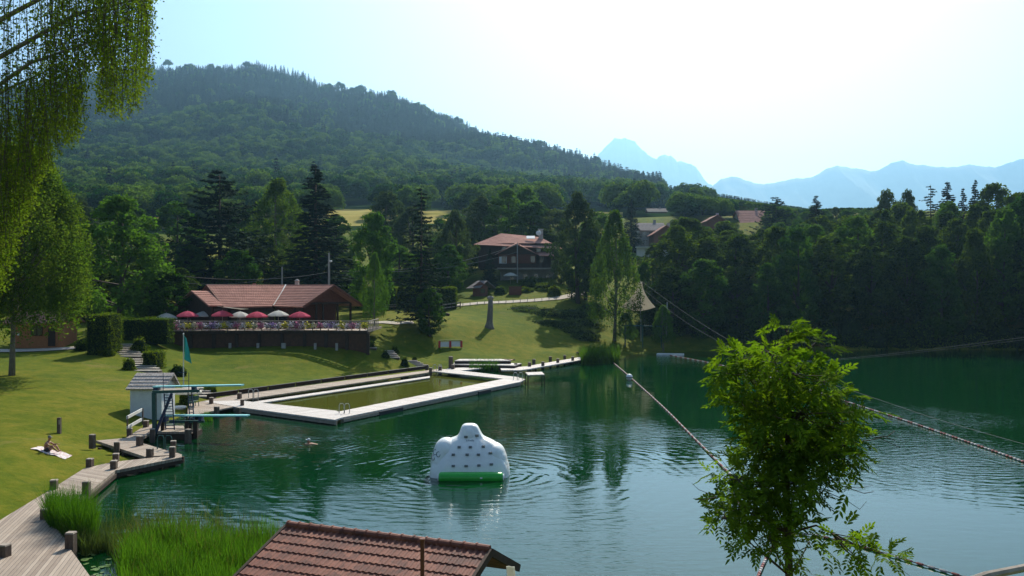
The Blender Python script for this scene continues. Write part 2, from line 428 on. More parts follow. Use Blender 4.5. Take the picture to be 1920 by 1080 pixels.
ctrl_px=[(0,900,41.6),(100,850,48),(0,760,62),(0,700,79),(0,665,94.5),(135,655,98.3),(110,815,54.4),(245,770,65),(305,770,66.5),(200,700,84),(290,700,88),(215,648,100),(150,650,101),
 (400,735,80),(500,720,87),(400,690,96.5),(500,665,103.8),(400,655,107),(690,650,110),(320,655,106),(700,690,104),(600,690,101),(560,655,107.5),
 (800,665,117),(800,620,122),(700,600,128),(740,580,145),(850,580,148),(870,573,152),(950,566,156),(1045,560,160),(918,612,132),(900,650,122),(1000,650,128),(1000,610,140),
 (1050,625,138),(1100,640,136),(1100,600,148),(1110,560,162),(1135,640,137),(1200,640,143),(960,528,176),(1050,520,178),(880,540,170),(860,660,116),(940,672,118),(1040,660,124),
 (250,640,101),(280,625,106)]
ctrl=[tuple(P(*c)) for c in ctrl_px]
ctrl+=[(-46,117,4.7),(-38,122,4.8),(-22,124,4.9),(-60,118,4.6),(-60,132,5.6),(-34,140,6.4),(-70,150,7.5),(-50,165,9),(-20,165,9.3),(-75,100,3.6),(-75,60,3),(-60,45,2.5),(-45,30,2),(-30,22,1.8),
 (-100,200,14),(-50,200,13.5),(0,205,14.5),(50,205,14),(100,205,14),(150,205,15),(60,160,6),(90,160,6),(120,160,6),(150,150,6),(35,160,7),(30,180,11),(60,180,10),(100,180,10),
 (170,100,3),(170,50,3),(-130,100,6),(-130,50,6),(-150,150,10),(0,22,1),(30,20,1),(70,18,1.5),(-12,20,1.6),(0,10,4.9),(-25,8,5.2),(25,8,5.0),(0,0,8.2),(-40,0,8),(40,0,8),(0,-40,12),(-80,-40,12),(80,-40,12),(120,0,7),(180,-20,8)]
ctrl=np.array(ctrl)
def _U(r2): return np.where(r2>1e-9, r2*np.log(np.maximum(r2,1e-9)), 0.0)
_n=len(ctrl); _K=np.zeros((_n+3,_n+3)); _d=((ctrl[:,None,:2]-ctrl[None,:,:2])**2).sum(2)
_K[:_n,:_n]=_U(_d)+np.eye(_n)*6.0; _K[:_n,_n]=1; _K[:_n,_n+1:]=ctrl[:,:2]; _K[_n,:_n]=1; _K[_n+1:,:_n]=ctrl[:,:2].T
_w=np.linalg.solve(_K,np.concatenate([ctrl[:,2],[0,0,0]]))
def tps(x,y):
    x=np.clip(x,-170,190); y=np.clip(y,-50,215)
    return (_U((x[:,None]-ctrl[None,:,0])**2+(y[:,None]-ctrl[None,:,1])**2)@_w[:_n])+_w[_n]+_w[_n+1]*x+_w[_n+2]*y
RX=[-900,-300,0,150,270,370,480,560,640,740,850,950,1050,1150,1250,1320,1430,1500,1600,2600]
RY=[230,190,178,152,138,130,136,152,178,200,235,268,306,332,358,375,389,400,430,440]
def hill_z(x,y):
    px=960+F*x/np.maximum(y,1); r=np.interp(px,RX,RY); Yr=np.interp(px,[0,400,900,1300,1600],[1900,1850,1500,1000,700])
    fr=np.interp(y,[200,250,340,430,600,900],[-0.30,-0.22,-0.02,0.03,0.15,0.40])
    fr=np.where(y>900, 0.40+0.60*np.clip((y-900)/np.maximum(Yr-900,50),0,1)**0.9, fr)
    fr=np.where(Yr<=960, np.interp(y/Yr,[0,0.36,0.5,0.62,1.0],[-0.3,-0.22,0,0.1,1.0]), fr)
    py=400-fr*(400-r)
    z=H+(540-py)*y/F
    back=np.clip(y-Yr,0,None); z=z-back*0.5-0*back
    z=np.maximum(z,-20)
    return z+ 5.0*np.sin(x*0.021+y*0.013)*np.clip((y-500)/300,0,1)+16*np.abs(np.sin(x*0.0085-y*0.006+1.2*np.sin(y*.004)))*np.clip((y-650)/500,0,1)-8*np.clip((y-650)/500,0,1)
def ground(x,y):
    x=np.atleast_1d(np.asarray(x,float)); y=np.atleast_1d(np.asarray(y,float))
    z=tps(x,y); d=lake_dist(x,y)
    s=np.clip(d/5.0,0,1); s=s*s*(3-2*s)
    land=0.12+(np.maximum(z,0.3)-0.12)*s
    wat=np.maximum(-0.5+d*0.35,-3.0)
    z=np.where(d>0,land,np.where(d>-0.6,0.12+(0.62)*d/0.6*1.3,wat))
    t=np.clip((y-205)/75,0,1); t=t*t*(3-2*t)
    far=np.clip((np.abs(x)-200)/400,0,1)
    return z*(1-t)+hill_z(x,np.maximum(y,200))*t
def gz(x,y): return float(ground(x,y)[0])
def gp(px,py,y0=20.0,y1=260.0):
    "first meeting of the pixel's ray with the ground"
    ys=np.linspace(y0,y1,1400); xs=(px-960)/F*ys; zr=H-(py-540)/F*ys; g=ground(xs,ys)
    k=np.argmax(g>=zr); 
    if not (g>=zr).any(): k=len(ys)-1
    return Vector((xs[k],ys[k],g[k]))

# ---------------------------------------------------------------- the setting
def grid_mesh(name, xs, ys, zf, m, smooth=True):
    X,Y=np.meshgrid(xs,ys); Z=zf(X.ravel(),Y.ravel()); V=np.stack([X.ravel(),Y.ravel(),Z],1)
    nx=len(xs); ny=len(ys); i=np.arange((nx-1)*(ny-1)); a=(i//(nx-1))*nx+i%(nx-1)
    me=np_mesh(name,V,np.stack([a,a+1,a+nx+1,a+nx],1),m)
    me.polygons.foreach_set('use_smooth',[smooth]*len(me.polygons)); return me
xs=np.concatenate([np.linspace(-1500,-130,40)[:-1],np.linspace(-130,-66,33)[:-1],np.arange(-66,60,0.8),np.linspace(60,170,45),np.linspace(170,1500,30)[1:]])
ys=np.concatenate([np.linspace(-300,-20,12)[:-1],np.linspace(-20,26,24)[:-1],np.arange(26,165,0.8),np.linspace(166,282,50)])
def ground_s(x,y):
    out=np.empty_like(x)
    for i in range(0,len(x),4000): out[i:i+4000]=ground(x[i:i+4000],y[i:i+4000])
    return out
tag(ob('ground', grid_mesh('ground',xs,ys,ground_s,M['lawn'])), kind='structure')
hy=np.concatenate([np.linspace(281.9,520,40),np.linspace(530,1000,60),np.linspace(1015,2600,70)])
hx=np.concatenate([np.linspace(-2600,-1500,20)[:-1],np.linspace(-1500,900,240),np.linspace(920,3000,20)])
def hz(x,y): return np.where(y<300,ground_s(x,y),hill_z(x,y))
tag(ob('forest_hill', grid_mesh('forest_hill',hx,hy,hz,M['hill'])), kind='structure')

# lake and the shallow water inside the bathing enclosure
A_=G(452,751,.4); B_=G(632,779,.4); C_=G(975,711,.4); D_=G(820,693,.4)
mb=MB(); mb.prism([tuple(p) for p in LAKE*1.0],-0.35,0.0)
import bmesh as _bm
wpoly=[(-14,23),(-60,23),(-60,150),(-10,150),(60,150),(260,150),(260,10),(30,10)]
mb=MB(); mb.add([(x,y,0) for x,y in wpoly],[tuple(range(len(wpoly)-1,-1,-1))]); tag(mb.build('lake_water',M['water']),kind='structure')
mb=MB(); q=[A_,B_,C_,D_,G(470,738,.4)]; mb.add([(p.x,p.y,0.006) for p in q],[(4,3,2,1,0)]); tag(mb.build('pool_water',M['pool_water']),kind='structure')
for o in COL.objects:
    if o.name in('lake_water','pool_water'):
        n=o.data.polygons[0].normal
        if n.z<0: o.data.flip_normals()

# far mountains: ridged height fields
def mountain(name, px0,px1, prof, Y0, depth, seed, col_n=260, row_n=60, jg=2.5):
    rng=np.random.default_rng(seed); us=np.linspace(px0,px1,col_n); rs=np.linspace(-1,1,row_n)
    U,Rr=np.meshgrid(us,rs); pxs=[p[0] for p in prof]; pys=[p[1] for p in prof]
    top=(540-np.interp(U,pxs,pys))/F*Y0+H
    n=np.zeros_like(U)
    for k in range(6):
        f=2**k; ph=rng.uniform(0,6.28,3); n+=np.abs(np.sin(U*f*0.013+ph[0]+2.1*np.sin(Rr*f*1.1+ph[1])))*(1/f**0.9)*0.35
    sh=np.clip(1-np.abs(Rr)**0.9,0,1); Z=-60+(top+60)*sh*(1-0.32*(n-0.35)*(np.abs(Rr)**0.5)*1.6)
    jag=sum(np.sin(U*0.35*1.9**k+k*2)*1.6/1.5**k for k in range(4)); Z=Z+jag*jg*np.exp(-(Rr*9)**2)
    Y=Y0+Rr*depth; X=(U-960)/F*Y0
    V=np.stack([X.ravel(),Y.ravel(),Z.ravel()],1); i=np.arange((col_n-1)*(row_n-1)); a=(i//(col_n-1))*col_n+i%(col_n-1)
    me=np_mesh(name,V,np.stack([a,a+1,a+col_n+1,a+col_n],1),M['rock']); tag(ob(name,me),kind='structure')
mountain('far_mountain',960,1420,[(960,430),(1040,350),(1100,302),(1112,292),(1125,276),(1140,260),(1150,250),(1172,249),(1190,256),(1203,270),(1216,283),(1229,293),(1236,287),(1258,288),(1268,297),(1290,299),(1305,306),(1318,325),(1330,337),(1350,345),(1420,420)],9200,1500,3)
mountain('distant_mountain_range',1280,2900,[(1280,420),(1330,350),(1341,338),(1350,329),(1365,325),(1381,322),(1400,330),(1428,339),(1441,337),(1480,328),(1525,325),(1568,306),(1600,308),(1640,311),(1665,300),(1690,291),(1705,298),(1750,304),(1795,311),(1812,303),(1860,305),(1895,293),(1920,289),(2100,270),(2300,300),(2600,260),(2900,330)],7800,1700,8,620,jg=1.2)

# the air
def haze():
    mb=MB(); x0,x1,y0,y1,z0,z1=-9000,12000,-400,11500,-80,1720
    mb.box(((x0+x1)/2,(y0+y1)/2,(z0+z1)/2),(x1-x0,y1-y0,z1-z0))
    m,nt,p,o=newmat('haze'); nt.nodes.remove(p)
    v=nt.nodes.new('ShaderNodeVolumePrincipled'); v.inputs['Color'].default_value=(0.36,0.69,1.0,1)
    v.inputs['Density'].default_value=HAZE; v.inputs['Anisotropy'].default_value=0.62
    nt.links.new(v.outputs[0],o.inputs['Volume'])
    tag(mb.build('haze',m),kind='stuff')
HAZE=1.2e-4
haze()

def strip(name, pts, width, m, lift=0.05, kind='structure'):
    "a path draped on the ground along world xy points"
    pp=[]; 
    for a,b in zip(pts[:-1],pts[1:]):
        a=Vector(a[:2]); b=Vector(b[:2]); n=max(2,int((b-a).length/0.8))
        for i in range(n): pp.append(a.lerp(b,i/n))
    pp.append(Vector(pts[-1][:2])); mb=MB(); vs=[]; K=5
    for i,p in enumerate(pp):
        d=(pp[min(i+1,len(pp)-1)]-pp[max(i-1,0)]).normalized(); nrm=Vector((-d.y,d.x))
        for k in range(K):
            t=(k/(K-1)-0.5)*width; q=p+nrm*t; vs.append((q.x,q.y,gz(q.x,q.y)+lift))
    fs=[]
    for i in range(len(pp)-1):
        for k in range(K-1): fs.append((i*K+k,(i+1)*K+k,(i+1)*K+k+1,i*K+k+1))
    mb.add(vs,fs); o=mb.build(name,m)
    if o.data.polygons[0].normal.z<0: o.data.flip_normals()
    return tag(o,kind=kind)
strip('gravel_path',[(-75,97),gp(0,659),gp(60,658),gp(135,654),gp(150,652)],2.6,M['gravel'],0.09)
strip('footpath',[gp(820,579,100),gp(860,573,100),gp(900,569,100),gp(950,567,100),gp(1000,564,100),gp(1045,560,100),(14,166)],1.8,M['gravel'],0.10)
strip('garden_path',[gp(692,606,100),gp(720,605,100),gp(745,607,100),gp(775,605,100)],1.6,M['gravel'],0.10)

# ---------------------------------------------------------------- boardwalks
def deck_poly(parent, name, pxs, z, t=0.16, m='deck', ang=None, zl=None):
    pts=[G(a,b,z) for a,b in pxs]
    if ang is None:
        d=pts[1]-pts[0]; ang=math.atan2(d.y,d.x)
    mb=MB(); mb.prism([tuple(p.xy) for p in pts],z-t,z,ang); return mb.build(name,M[m],parent)
zig=empty('zigzag_boardwalk',G(200,870,0)); zig.location.z=0
def local(o,par):
    o.matrix_parent_inverse=Matrix.Translation(-par.location); return o
tag(zig,'weathered plank boardwalk zigzagging along the near left shore from the diving tower to the reeds','boardwalk')
zz=0.46
parts=[('walkway_deck',[(140,1130),(-60,1130),(-30,1010),(0,975),(88,922),(148,930),(158,930),(146,948),(98,978),(122,1010),(134,1032),(170,1082),(185,1130)],R(15)),
 ('walkway_deck',[(88,922),(158,878),(216,882),(158,930)],R(60)),
 ('walkway_deck',[(158,878),(212,866),(341,852),(341,857),(216,882)],R(8)),
 ('landing_deck',[(180,826),(236,821),(262,804),(284,795),(303,800),(255,827),(308,843),(341,852),(271,856)],R(-35))]
for nm,pl,ang in parts: local(deck_poly(zig,nm,pl,zz,ang=ang),zig)
mb=MB()
for a,b in [(88,922),(158,930),(216,882),(341,857),(300,862),(262,868),(122,1010),(134,1032),(170,1082),(185,840),(230,850),(265,856),(330,850)]:
    p=G(a,b,zz-.16); mb=MB(); mb.box((p.x,p.y+0.12,-0.35),(0.16,0.16,1.3)); local(mb.build('pile',M['wood_dark'],zig),zig)
mb=MB()
pl=[G(a,b,zz) for a,b in [(341,857),(216,882),(158,930)]]
for a,b in zip(pl[:-1],pl[1:]): mb.beam(a+Vector((0,.12,-.27)),b+Vector((0,.12,-.27)),0.1,0.2)
local(mb.build('support_frame',M['wood_dark'],zig),zig)

# ladder handles helper
def handles(parent, px, py, z, wpx=12, hgt=0.75, m='teal_steel', name='ladder_rail', rz=0.0):
    a=G(px,py,z); w=wpx/F*a.y; mb=MB()
    for s in (0,1):
        b=a+Vector((s*w,0,0)); c=b+Vector((0.38*math.cos(rz),0.38*math.sin(rz),0))
        pts=[b,b+Vector((0,0,hgt*.8)),b.lerp(c,.2)+Vector((0,0,hgt)),b.lerp(c,.8)+Vector((0,0,hgt)),c+Vector((0,0,hgt*.8)),c+Vector((0,0,-0.6))]
        mb.tube(pts,0.035,6)
    for k in range(3): mb.beam(a+Vector((.38*math.cos(rz),.38*math.sin(rz),-0.1-.2*k)),a+Vector((w+.38*math.cos(rz),.38*math.sin(rz),-0.1-.2*k)),0.04)
    o=mb.build(name,M[m],parent)
    return local(o,parent) if parent else o
t=handles(None,295,842,zz,15,0.8,name='swim_ladder'); tag(t,'green tubular swim ladder rising beside the tip of the near zigzag deck','ladder')

# bathing enclosure piers
pool=empty('bathing_pier',(A_.x,A_.y,0)); tag(pool,'long pale plank pier framing the yellow-green bathing enclosure','pier')
dk=[('long_deck',[(628,773),(965,706),(985,711),(975,716),(640,783)],None),
 ('cross_deck',[(452,751),(632,770),(640,783),(628,787),(438,762),(380,752)],None),
 ('shore_deck',[(352,782),(352,758),(450,738),(820,692),(838,692),(812,697),(470,747),(440,753),(452,760),(430,764),(392,772)],None),
 ('end_deck',[(812,696),(838,692),(972,707),(962,712)],None)]
def set_ang(p): d=G(*p[1],.4)-G(*p[0],.4); return math.atan2(d.y,d.x)
for nm,pl,_ in dk:
    a={'long_deck':set_ang([(632,778),(975,711)]),'cross_deck':set_ang([(452,751),(632,779)]),'shore_deck':set_ang([(450,745),(820,694)]),'end_deck':set_ang([(820,694),(970,709)])}[nm]
    z={'long_deck':.42,'cross_deck':.424,'shore_deck':.40,'end_deck':.428}[nm]
    local(deck_poly(pool,nm,pl,z,0.12,'deck' if nm=='shore_deck' else 'deck_pale',a),pool)
mb=MB()
L=[G(640,783,.42),G(975,716,.42)]
mb.beam(L[0]+Vector((.1,.15,-.25)),L[1]+Vector((0,.15,-.25)),0.12,0.22)
mb.beam(G(438,762,.42)+Vector((0,.1,-.25)),G(628,787,.42)+Vector((0,.12,-.25)),0.12,0.22)
for i in range(15):
    p=L[0].lerp(L[1],i/14); m2=MB(); m2.box((p.x,p.y+.3,-.5),(.18,.18,1.6)); local(m2.build('pile',M['wood_grey'],pool),pool)
for i in range(8):
    p=G(438,762,.42).lerp(G(628,787,.42),i/7); m2=MB(); m2.box((p.x,p.y+.3,-.5),(.18,.18,1.6)); local(m2.build('pile',M['wood_grey'],pool),pool)
local(mb.build('support_frame',M['wood_grey'],pool),pool)
mb=MB()
for t0,t1 in ((.16,.27),(.70,.78)):
    a=L[0].lerp(L[1],t0);b=L[0].lerp(L[1],t1); mb=MB(); mb.beam(a+Vector((0,.02,-.33)),b+Vector((0,.02,-.33)),0.3,0.42); local(mb.build('rubber_fender',M['black_cloth'],pool),pool)
# inner step (narrow pale ledge) and seat kerb on the lawn side
mb=MB(); mb.prism([tuple(G(a,b,.18).xy) for a,b in [(476,753),(806,705),(806,708),(478,757)]],0.08,0.18,set_ang([(450,745),(820,694)])); local(mb.build('inner_step',M['deck_pale'],pool),pool)
for nm,lo,z0 in (('lawn_kerb',[(388,741),(800,686)],.40),):
    a=G(lo[0][0],lo[0][1]+6,.4);b=G(lo[1][0],lo[1][1]+6,.4); n=9
    for i in range(n):
        p=a.lerp(b,i/n); q=a.lerp(b,(i+.96)/n); e=tag(empty('kerb_bench',(p.x,p.y,.4)),ordw(i)+' low bench section from the left along the lawn side of the shore deck','bench','low bench sections beside the shore deck')
        w=MB(); w.beam(p+Vector((0,0,.38)),q+Vector((0,0,.38)),0.34,0.06); local(w.build('seat',M['deck_pale'],e),e)
        w=MB(); w.beam(p+Vector((0,.05,.17)),q+Vector((0,.05,.17)),0.10,0.32); local(w.build('riser',M['wood_dark'],e),e)
for nm,px,py,lab in (('a',636,775,'pale tubular ladder rails at the near corner of the pier around the bathing enclosure'),('b',963,712,'pale tubular ladder rails at the far right corner of the bathing pier'),('c',466,746,'thin tubular ladder rails where the shore deck meets the cross deck'),('d',812,696,'tubular ladder rails at the far left corner of the bathing enclosure')):
    t=handles(None,px,py,.42,10,.75,'steel','swim_ladder'); tag(t,lab,'ladder')

# boardwalk along the far right part of the near shore, and its stepped sun deck
bw=empty('shore_boardwalk',G(985,690,0)); tag(bw,'narrow plank boardwalk running along the shore towards the far reed clump','boardwalk')
for nm,pl in (('walkway_deck',[(838,691),(902,686),(905,690),(845,697)]),('walkway_deck',[(938,690),(985,687),(1090,669),(1094,674),(990,692),(975,694),(940,694)])):
    local(deck_poly(bw,nm,pl,.4,.14,'deck_pale',set_ang([(850,695),(905,688)]) if pl[0][0]<900 else set_ang([(985,690),(1090,672)])),bw)
mb=MB()
for i in range(9):
    p=G(990,692,.3).lerp(G(1094,674,.3),i/8); m2=MB(); m2.box((p.x,p.y+.2,-.4),(.2,.2,1.3)); local(m2.build('pile',M['wood_dark'],bw),bw)
mb.beam(G(990,692,.26)+Vector((0,.1,0)),G(1094,674,.26)+Vector((0,.1,0)),.1,.16)
local(mb.build('support_frame',M['wood_dark'],bw),bw)
sd=empty('stepped_sun_deck',G(910,686,.4)); tag(sd,'low stepped plank sun deck where two sunbathers lie beside the boardwalk','sun deck')
for k,(pl,z) in enumerate([([(850,683),(965,685),(978,681),(852,679)],.75),([(852,676),(958,676),(940,673),(862,673)],1.15)]):
    pts=[G(a,b,z) for a,b in pl]; mb=MB(); mb.prism([tuple(p.xy) for p in pts],z-.1,z,0.1); local(mb.build('step_deck',M['deck_pale'],sd),sd)
    mb=MB(); mb.prism([tuple((p.xy+Vector((0,.08)))) for p in pts],z-.55,z-.105,0.1); local(mb.build('riser',M['wood_dark'],sd),sd)
jt=empty('swim_platform',G(1002,706,0)); jt.location.z=0; tag(jt,'small raised plank table standing in the water at the right end of the bathing pier','platform')
deckp=[(985,698),(1016,697),(1021,702),(990,703)]
z=.95; pts=[G(a,b,z) for a,b in deckp]; mb=MB(); mb.prism([tuple(p.xy) for p in pts],z-.08,z,0.2); local(mb.build('table_top',M['deck_pale'],jt),jt)
for p in pts:
    mb=MB(); mb.box((p.x*.999,p.y,-.1),(.1,.1,1.9)); local(mb.build('leg',M['wood_dark'],jt),jt)

# ---------------------------------------------------------------- bollards
def bollard(px,py,z,h=.6,w=.34,label='',group='timber mooring posts along the boardwalks',zb=None):
    p=G(px,py,z); e=empty('bollard',(p.x,p.y+w/2,z)); tag(e,label,'post',group)
    zb = -.9 if zb is None else zb
    rz=(px*7%13-6)*.05; a=MB(); a.box((0,0,(h+zb)/2-.02),(w,w,h-zb-.04),rz,0.97); a.build('post',M['post'],e)
    a=MB(); a.box((0,0,h-.015),(w*1.02,w*1.02,.05),rz,.9); a.build('end_cap',M['wood_grey'],e)
B1=[(4,1046),(129,1030),(82,975),(98,918),(159,927),(211,880),(166,876),(215,866),(321,858),(323,846),(279,856),(217,843),(260,836),(284,817),(272,801),(241,816)]
WH=['square timber post at the very left end of the near boardwalk','dark timber post beside the lily pads at the near boardwalk','timber post half hidden by the left reed clump','timber post on the lawn side above the reed clump','timber post on the water side above the reed clump','timber post with a pale stake beside it at the boardwalk bend','timber post on the lawn side just before the boardwalk bend','timber post at the inner corner of the boardwalk bend','front timber post at the tip of the zigzag deck','rear timber post at the tip of the zigzag deck','timber post at the inside fold of the zigzag deck','timber post on the lawn edge of the landing deck','timber post on the water edge left of the swim ladder','timber post at the left foot of the diving tower','timber post at the right end of the white railing','timber post at the left end of the white railing']
for (a,b),l in zip(B1,WH): bollard(a,b,.46,.58 if ('water' in l or 'tip' in l or 'lily' in l) else .43,.31,l)
bollard(171,826,.9,.34,.28,'short timber post standing alone in the lawn left of the landing deck',zb=-.5)
B2=[(351,820,'timber post on the water side of the diving tower'),(405,775,'timber post on the edge of the paved landing left of the cross deck'),(395,757,'short timber post behind the paved landing near the white steps'),(448,748,'low timber post on the shore deck near the thin ladder'),(446,777,'tall timber post in the water at the left corner of the cross deck'),(453,761,'timber post just behind the left corner of the cross deck')]
for a,b,l in B2: bollard(a,b,.4,.50,.31,l)
B3=[(800,692),(807,698),(825,695),(849,692),(967,689),(993,687),(1001,681),(1018,686),(1032,676),(1046,680),(1059,673),(1074,676),(1083,667)]
for i,(a,b) in enumerate(B3): bollard(a,b,.4,.5,.36,ordw(i)+' timber post from the left along the far shore boardwalk',group='timber posts along the far boardwalk')
bollard(845,690,.45,1.35,.42,'tall dark timber pillar beside the stepped sun deck')
p=gp(111,813); e=empty('lawn_post',p); tag(e,'dark slatted timber post standing on the lawn behind the sunbather','post')
a=MB(); a.box((0,0,.48),(.2,.2,1.02)); a.build('post',M['post'],e); a=MB(); a.box((.06,-.104,.72),(.1,.012,.3)); a.build('sign_plate',M['wood_grey'],e)
p=G(216,900,-.2); a=MB(); a.tube([(p.x,p.y,-.9),(p.x+.02,p.y,.9)],.045,7); tag(a.build('stake',M['wood_grey']),'thin pale stake standing in the water at the boardwalk bend','stake')

# ---------------------------------------------------------------- railing near the tower
e=empty('white_railing',G(255,812,.46)); tag(e,'two white plank rails on thin posts beside the ramp to the diving tower','railing')
for (a0,b0),(a1,b1) in (((238,783),(266,768)),((238,802),(266,786))):
    q0=P(a0,b0,57.5); q1=P(a1,b1,61); m_=MB(); m_.beam(q0,q1,.06,.2); local(m_.build('rail',M['white_paint'],e),e)
for a0,b0,b1,Y in ((238,780,812,57.5),(267,766,796,61)):
    m_=MB(); m_.beam(P(a0,b0,Y)+Vector((0,.06,0)),P(a0,b1,Y)+Vector((0,.06,0)),.08); local(m_.build('rail_post',M['post'],e),e)

# ---------------------------------------------------------------- diving tower
Yf,Yb=58.6,60.6
tw=empty('diving_tower',(P(320,800,59.5).x,59.5,0)); tag(tw,'steel diving tower with two turquoise springboards reaching over the lake','diving tower')
def tp(name,mb,m,par=None): o=mb.build(name,M[m],par or tw); 
def twp(name,mb,m): return local(mb.build(name,M[m],tw),tw)
mb=MB(); d=[P(296,806,Yf),P(348,806,Yf),P(344,806,Yb+.6),P(290,806,Yb+.6)]; mb.prism([tuple(q.xy) for q in d],.36,.5,0); mb.v=[tuple(v) for v in mb.v]; twp('base_platform',mb,'deck')
mb=MB(); mb.box((P(327,0,Yf).x,(Yf+Yb)/2,.1),(2.2,2.3,.5)); twp('concrete_footing',mb,'wood_dark')
mb=MB(); mb.beam(P(289,736,Yf),P(290,818,Yf),.24); twp('main_post',mb,'teal_steel')
mb=MB(); mb.beam(P(289,736,Yb),P(291,812,Yb),.2); twp('main_post',mb,'teal_steel')
mb=MB(); mb.beam(P(322,738,Yf),P(292,812,Yf),.15); twp('diagonal_brace',mb,'blue_steel'); mb=MB(); mb.beam(P(322,738,Yb),P(293,806,Yb),.13); twp('diagonal_brace',mb,'blue_steel')
mb=MB(); mb.beam(P(286,735,Yf),P(374,733,Yf),.14,.18); mb.beam(P(286,735,Yb),P(374,733,Yb),.14,.18)
for a in (288,320,345,370): mb.beam(P(a,735,Yf),P(a,734,Yb),.1)
twp('upper_frame',mb,'teal_steel')
mb=MB(); mb.beam(P(300,731.5,(Yf+Yb)/2),P(368,730,(Yf+Yb)/2),1.6,.05); twp('upper_platform',mb,'wood_grey')
mb=MB(); mb.beam(P(289,725,59.3),P(455,722,58.6),.5,.09); o=twp('springboard',mb,'teal_board')
mb=MB(); mb.beam(P(305,779,59.3),P(466,779,58.4),.5,.09); twp('springboard',mb,'teal_board')
mb=MB(); mb.box(P(294,730,59.3),(.3,.5,.3)); mb.box(P(364,728,59.1),(.2,.5,.26)); mb.box(P(309,785,59.3),(.35,.5,.4)); mb.box(P(377,785,59),(.2,.5,.25)); twp('board_mount',mb,'blue_steel')
mb=MB(); mb.beam(P(318,791,Yf+.4),P(383,790,Yf+.4),.14,.16); mb.beam(P(318,791,Yb-.3),P(383,790,Yb-.3),.14,.16); twp('lower_frame',mb,'teal_steel')
for a,Y in ((367,Yf+.4),(367,Yb-.3),(350,Yf+.2),(305,Yf+.6),(357,Yb-.4)):
    mb=MB(); mb.beam(P(a,790,Y),P(a,835,Y),.28 if a>360 else .2); twp('support_pile',mb,'wood_dark')
def ladder(a0,b0,a1,b1,Y,w,n,nm='ladder',m='blue_steel'):
    e=MB(); w2=w/2
    q0=P(a0,b0,Y);q1=P(a1,b1,Y)
    for s in (-1,1): e.beam(q0+Vector((s*w2,0,0)),q1+Vector((s*w2*1.15,0,0)),.06)
    for k in range(n):
        q=q0.lerp(q1,(k+.5)/n); e.beam(q-Vector((w2,0,0)),q+Vector((w2,0,0)),.05 if m!='wood_grey' else .09,.04)
    twp(nm,e,m)
ladder(315,738,319,806,Yf-.1,.5,13); ladder(356,736,360,788,Yb,.26,9)
mb=MB()
for a,b in ((306,700),(354,699)): 
    mb.tube([P(a,b,Yf),P(a,733,Yf)],.022,5); mb.tube([P(a,b,Yb),P(a,733,Yb)],.022,5); mb.tube([P(a,b,Yf),P(a,b,Yb)],.022,5)
mb.tube([P(306,714,Yf),P(354,714,Yf)],.018,5); mb.tube([P(306,714,Yb),P(354,714,Yb)],.018,5)
mb.tube([P(333,698,Yb),P(350,698,Yb)],.022,5)
twp('handrail',mb,'blue_steel')

# ---------------------------------------------------------------- white shed
p=gp(262,770); p.y=66.0; sx0=P(245,0,66).x; sx1=P(304,0,66).x
e=empty('storage_shed',((sx0+sx1)/2,67.2,1.0)); tag(e,'small white shed with silvery shingle roof behind the diving tower','shed')
wS=sx1-sx0; zt=10-(725-540)/F*66-1.0; zr=10-(698-540)/F*67.6-1.0
mb=MB(); mb.box((0,0,zt/2-.4),(wS,2.6,zt+.8)); gx=wS/2
mb.add([(gx,-1.3,zt),(gx,1.3,zt),(gx,0,zr-.08),(-gx,-1.3,zt),(-gx,1.3,zt),(-gx,0,zr-.08)],[(0,1,2),(5,4,3),(0,2,5,3),(2,1,4,5)]); mb.build('wall',M['white_paint'],e)
mb=MB(); o_=.25; tiled_slope(mb,(-gx-.05,0,zr),(gx+.45,0,zr),(gx+.3,-1.6,zt-.12),(-gx-.2,-1.6,zt-.12),5,14,.04,.015,3)
tiled_slope(mb,(-gx-.05,0,zr),(gx+.45,0,zr),(gx+.3,1.6,zt-.12),(-gx-.2,1.6,zt-.12),5); mb.build('roof',M['shingle'],e)
mb=MB(); mb.box((gx+.012,.1,zt*.42),(.05,.85,zt*.84)); dr=mb.build('door',M['white_plastic'],e); mb=MB(); mb.box((gx+.06,-.2,zt*.42),(.05,.05,.16)); mb.build('handle',M['steel'],dr)

# flagpole, parasol, chairs near the shed
p=gp(345,735); e=empty('flagpole',(P(344,0,79).x,79,gz(P(344,0,79).x,79))); tag(e,'white flagpole with a hanging teal flag on the lawn below the terrace','flagpole')
ht=(10-(626-540)/F*79)-e.location.z
mb=MB(); mb.tube([(0,0,-.2),(0,0,ht)],[.06,.035],8); mb.ball((0,0,ht),.08,8,6); mb.build('pole',M['white_paint'],e)
mb=MB(); vs=[];fs=[]
for i in range(9):
    t=i/8
    for j in range(6):
        u=j/5; x=.06+u*(.15+.55*t); vs.append((x,.10*math.sin(u*7+t*3),ht-.15-t*2.1-u*.2-.25*t*u))
for i in range(8):
    for j in range(5): fs.append((i*6+j,(i+1)*6+j,(i+1)*6+j+1,i*6+j+1))
mb.add(vs,fs); mb.add([(v[0],v[1]+.012,v[2]) for v in vs],[f[::-1] for f in fs]); mb.build('flag',M['flag'],e,smooth=True)

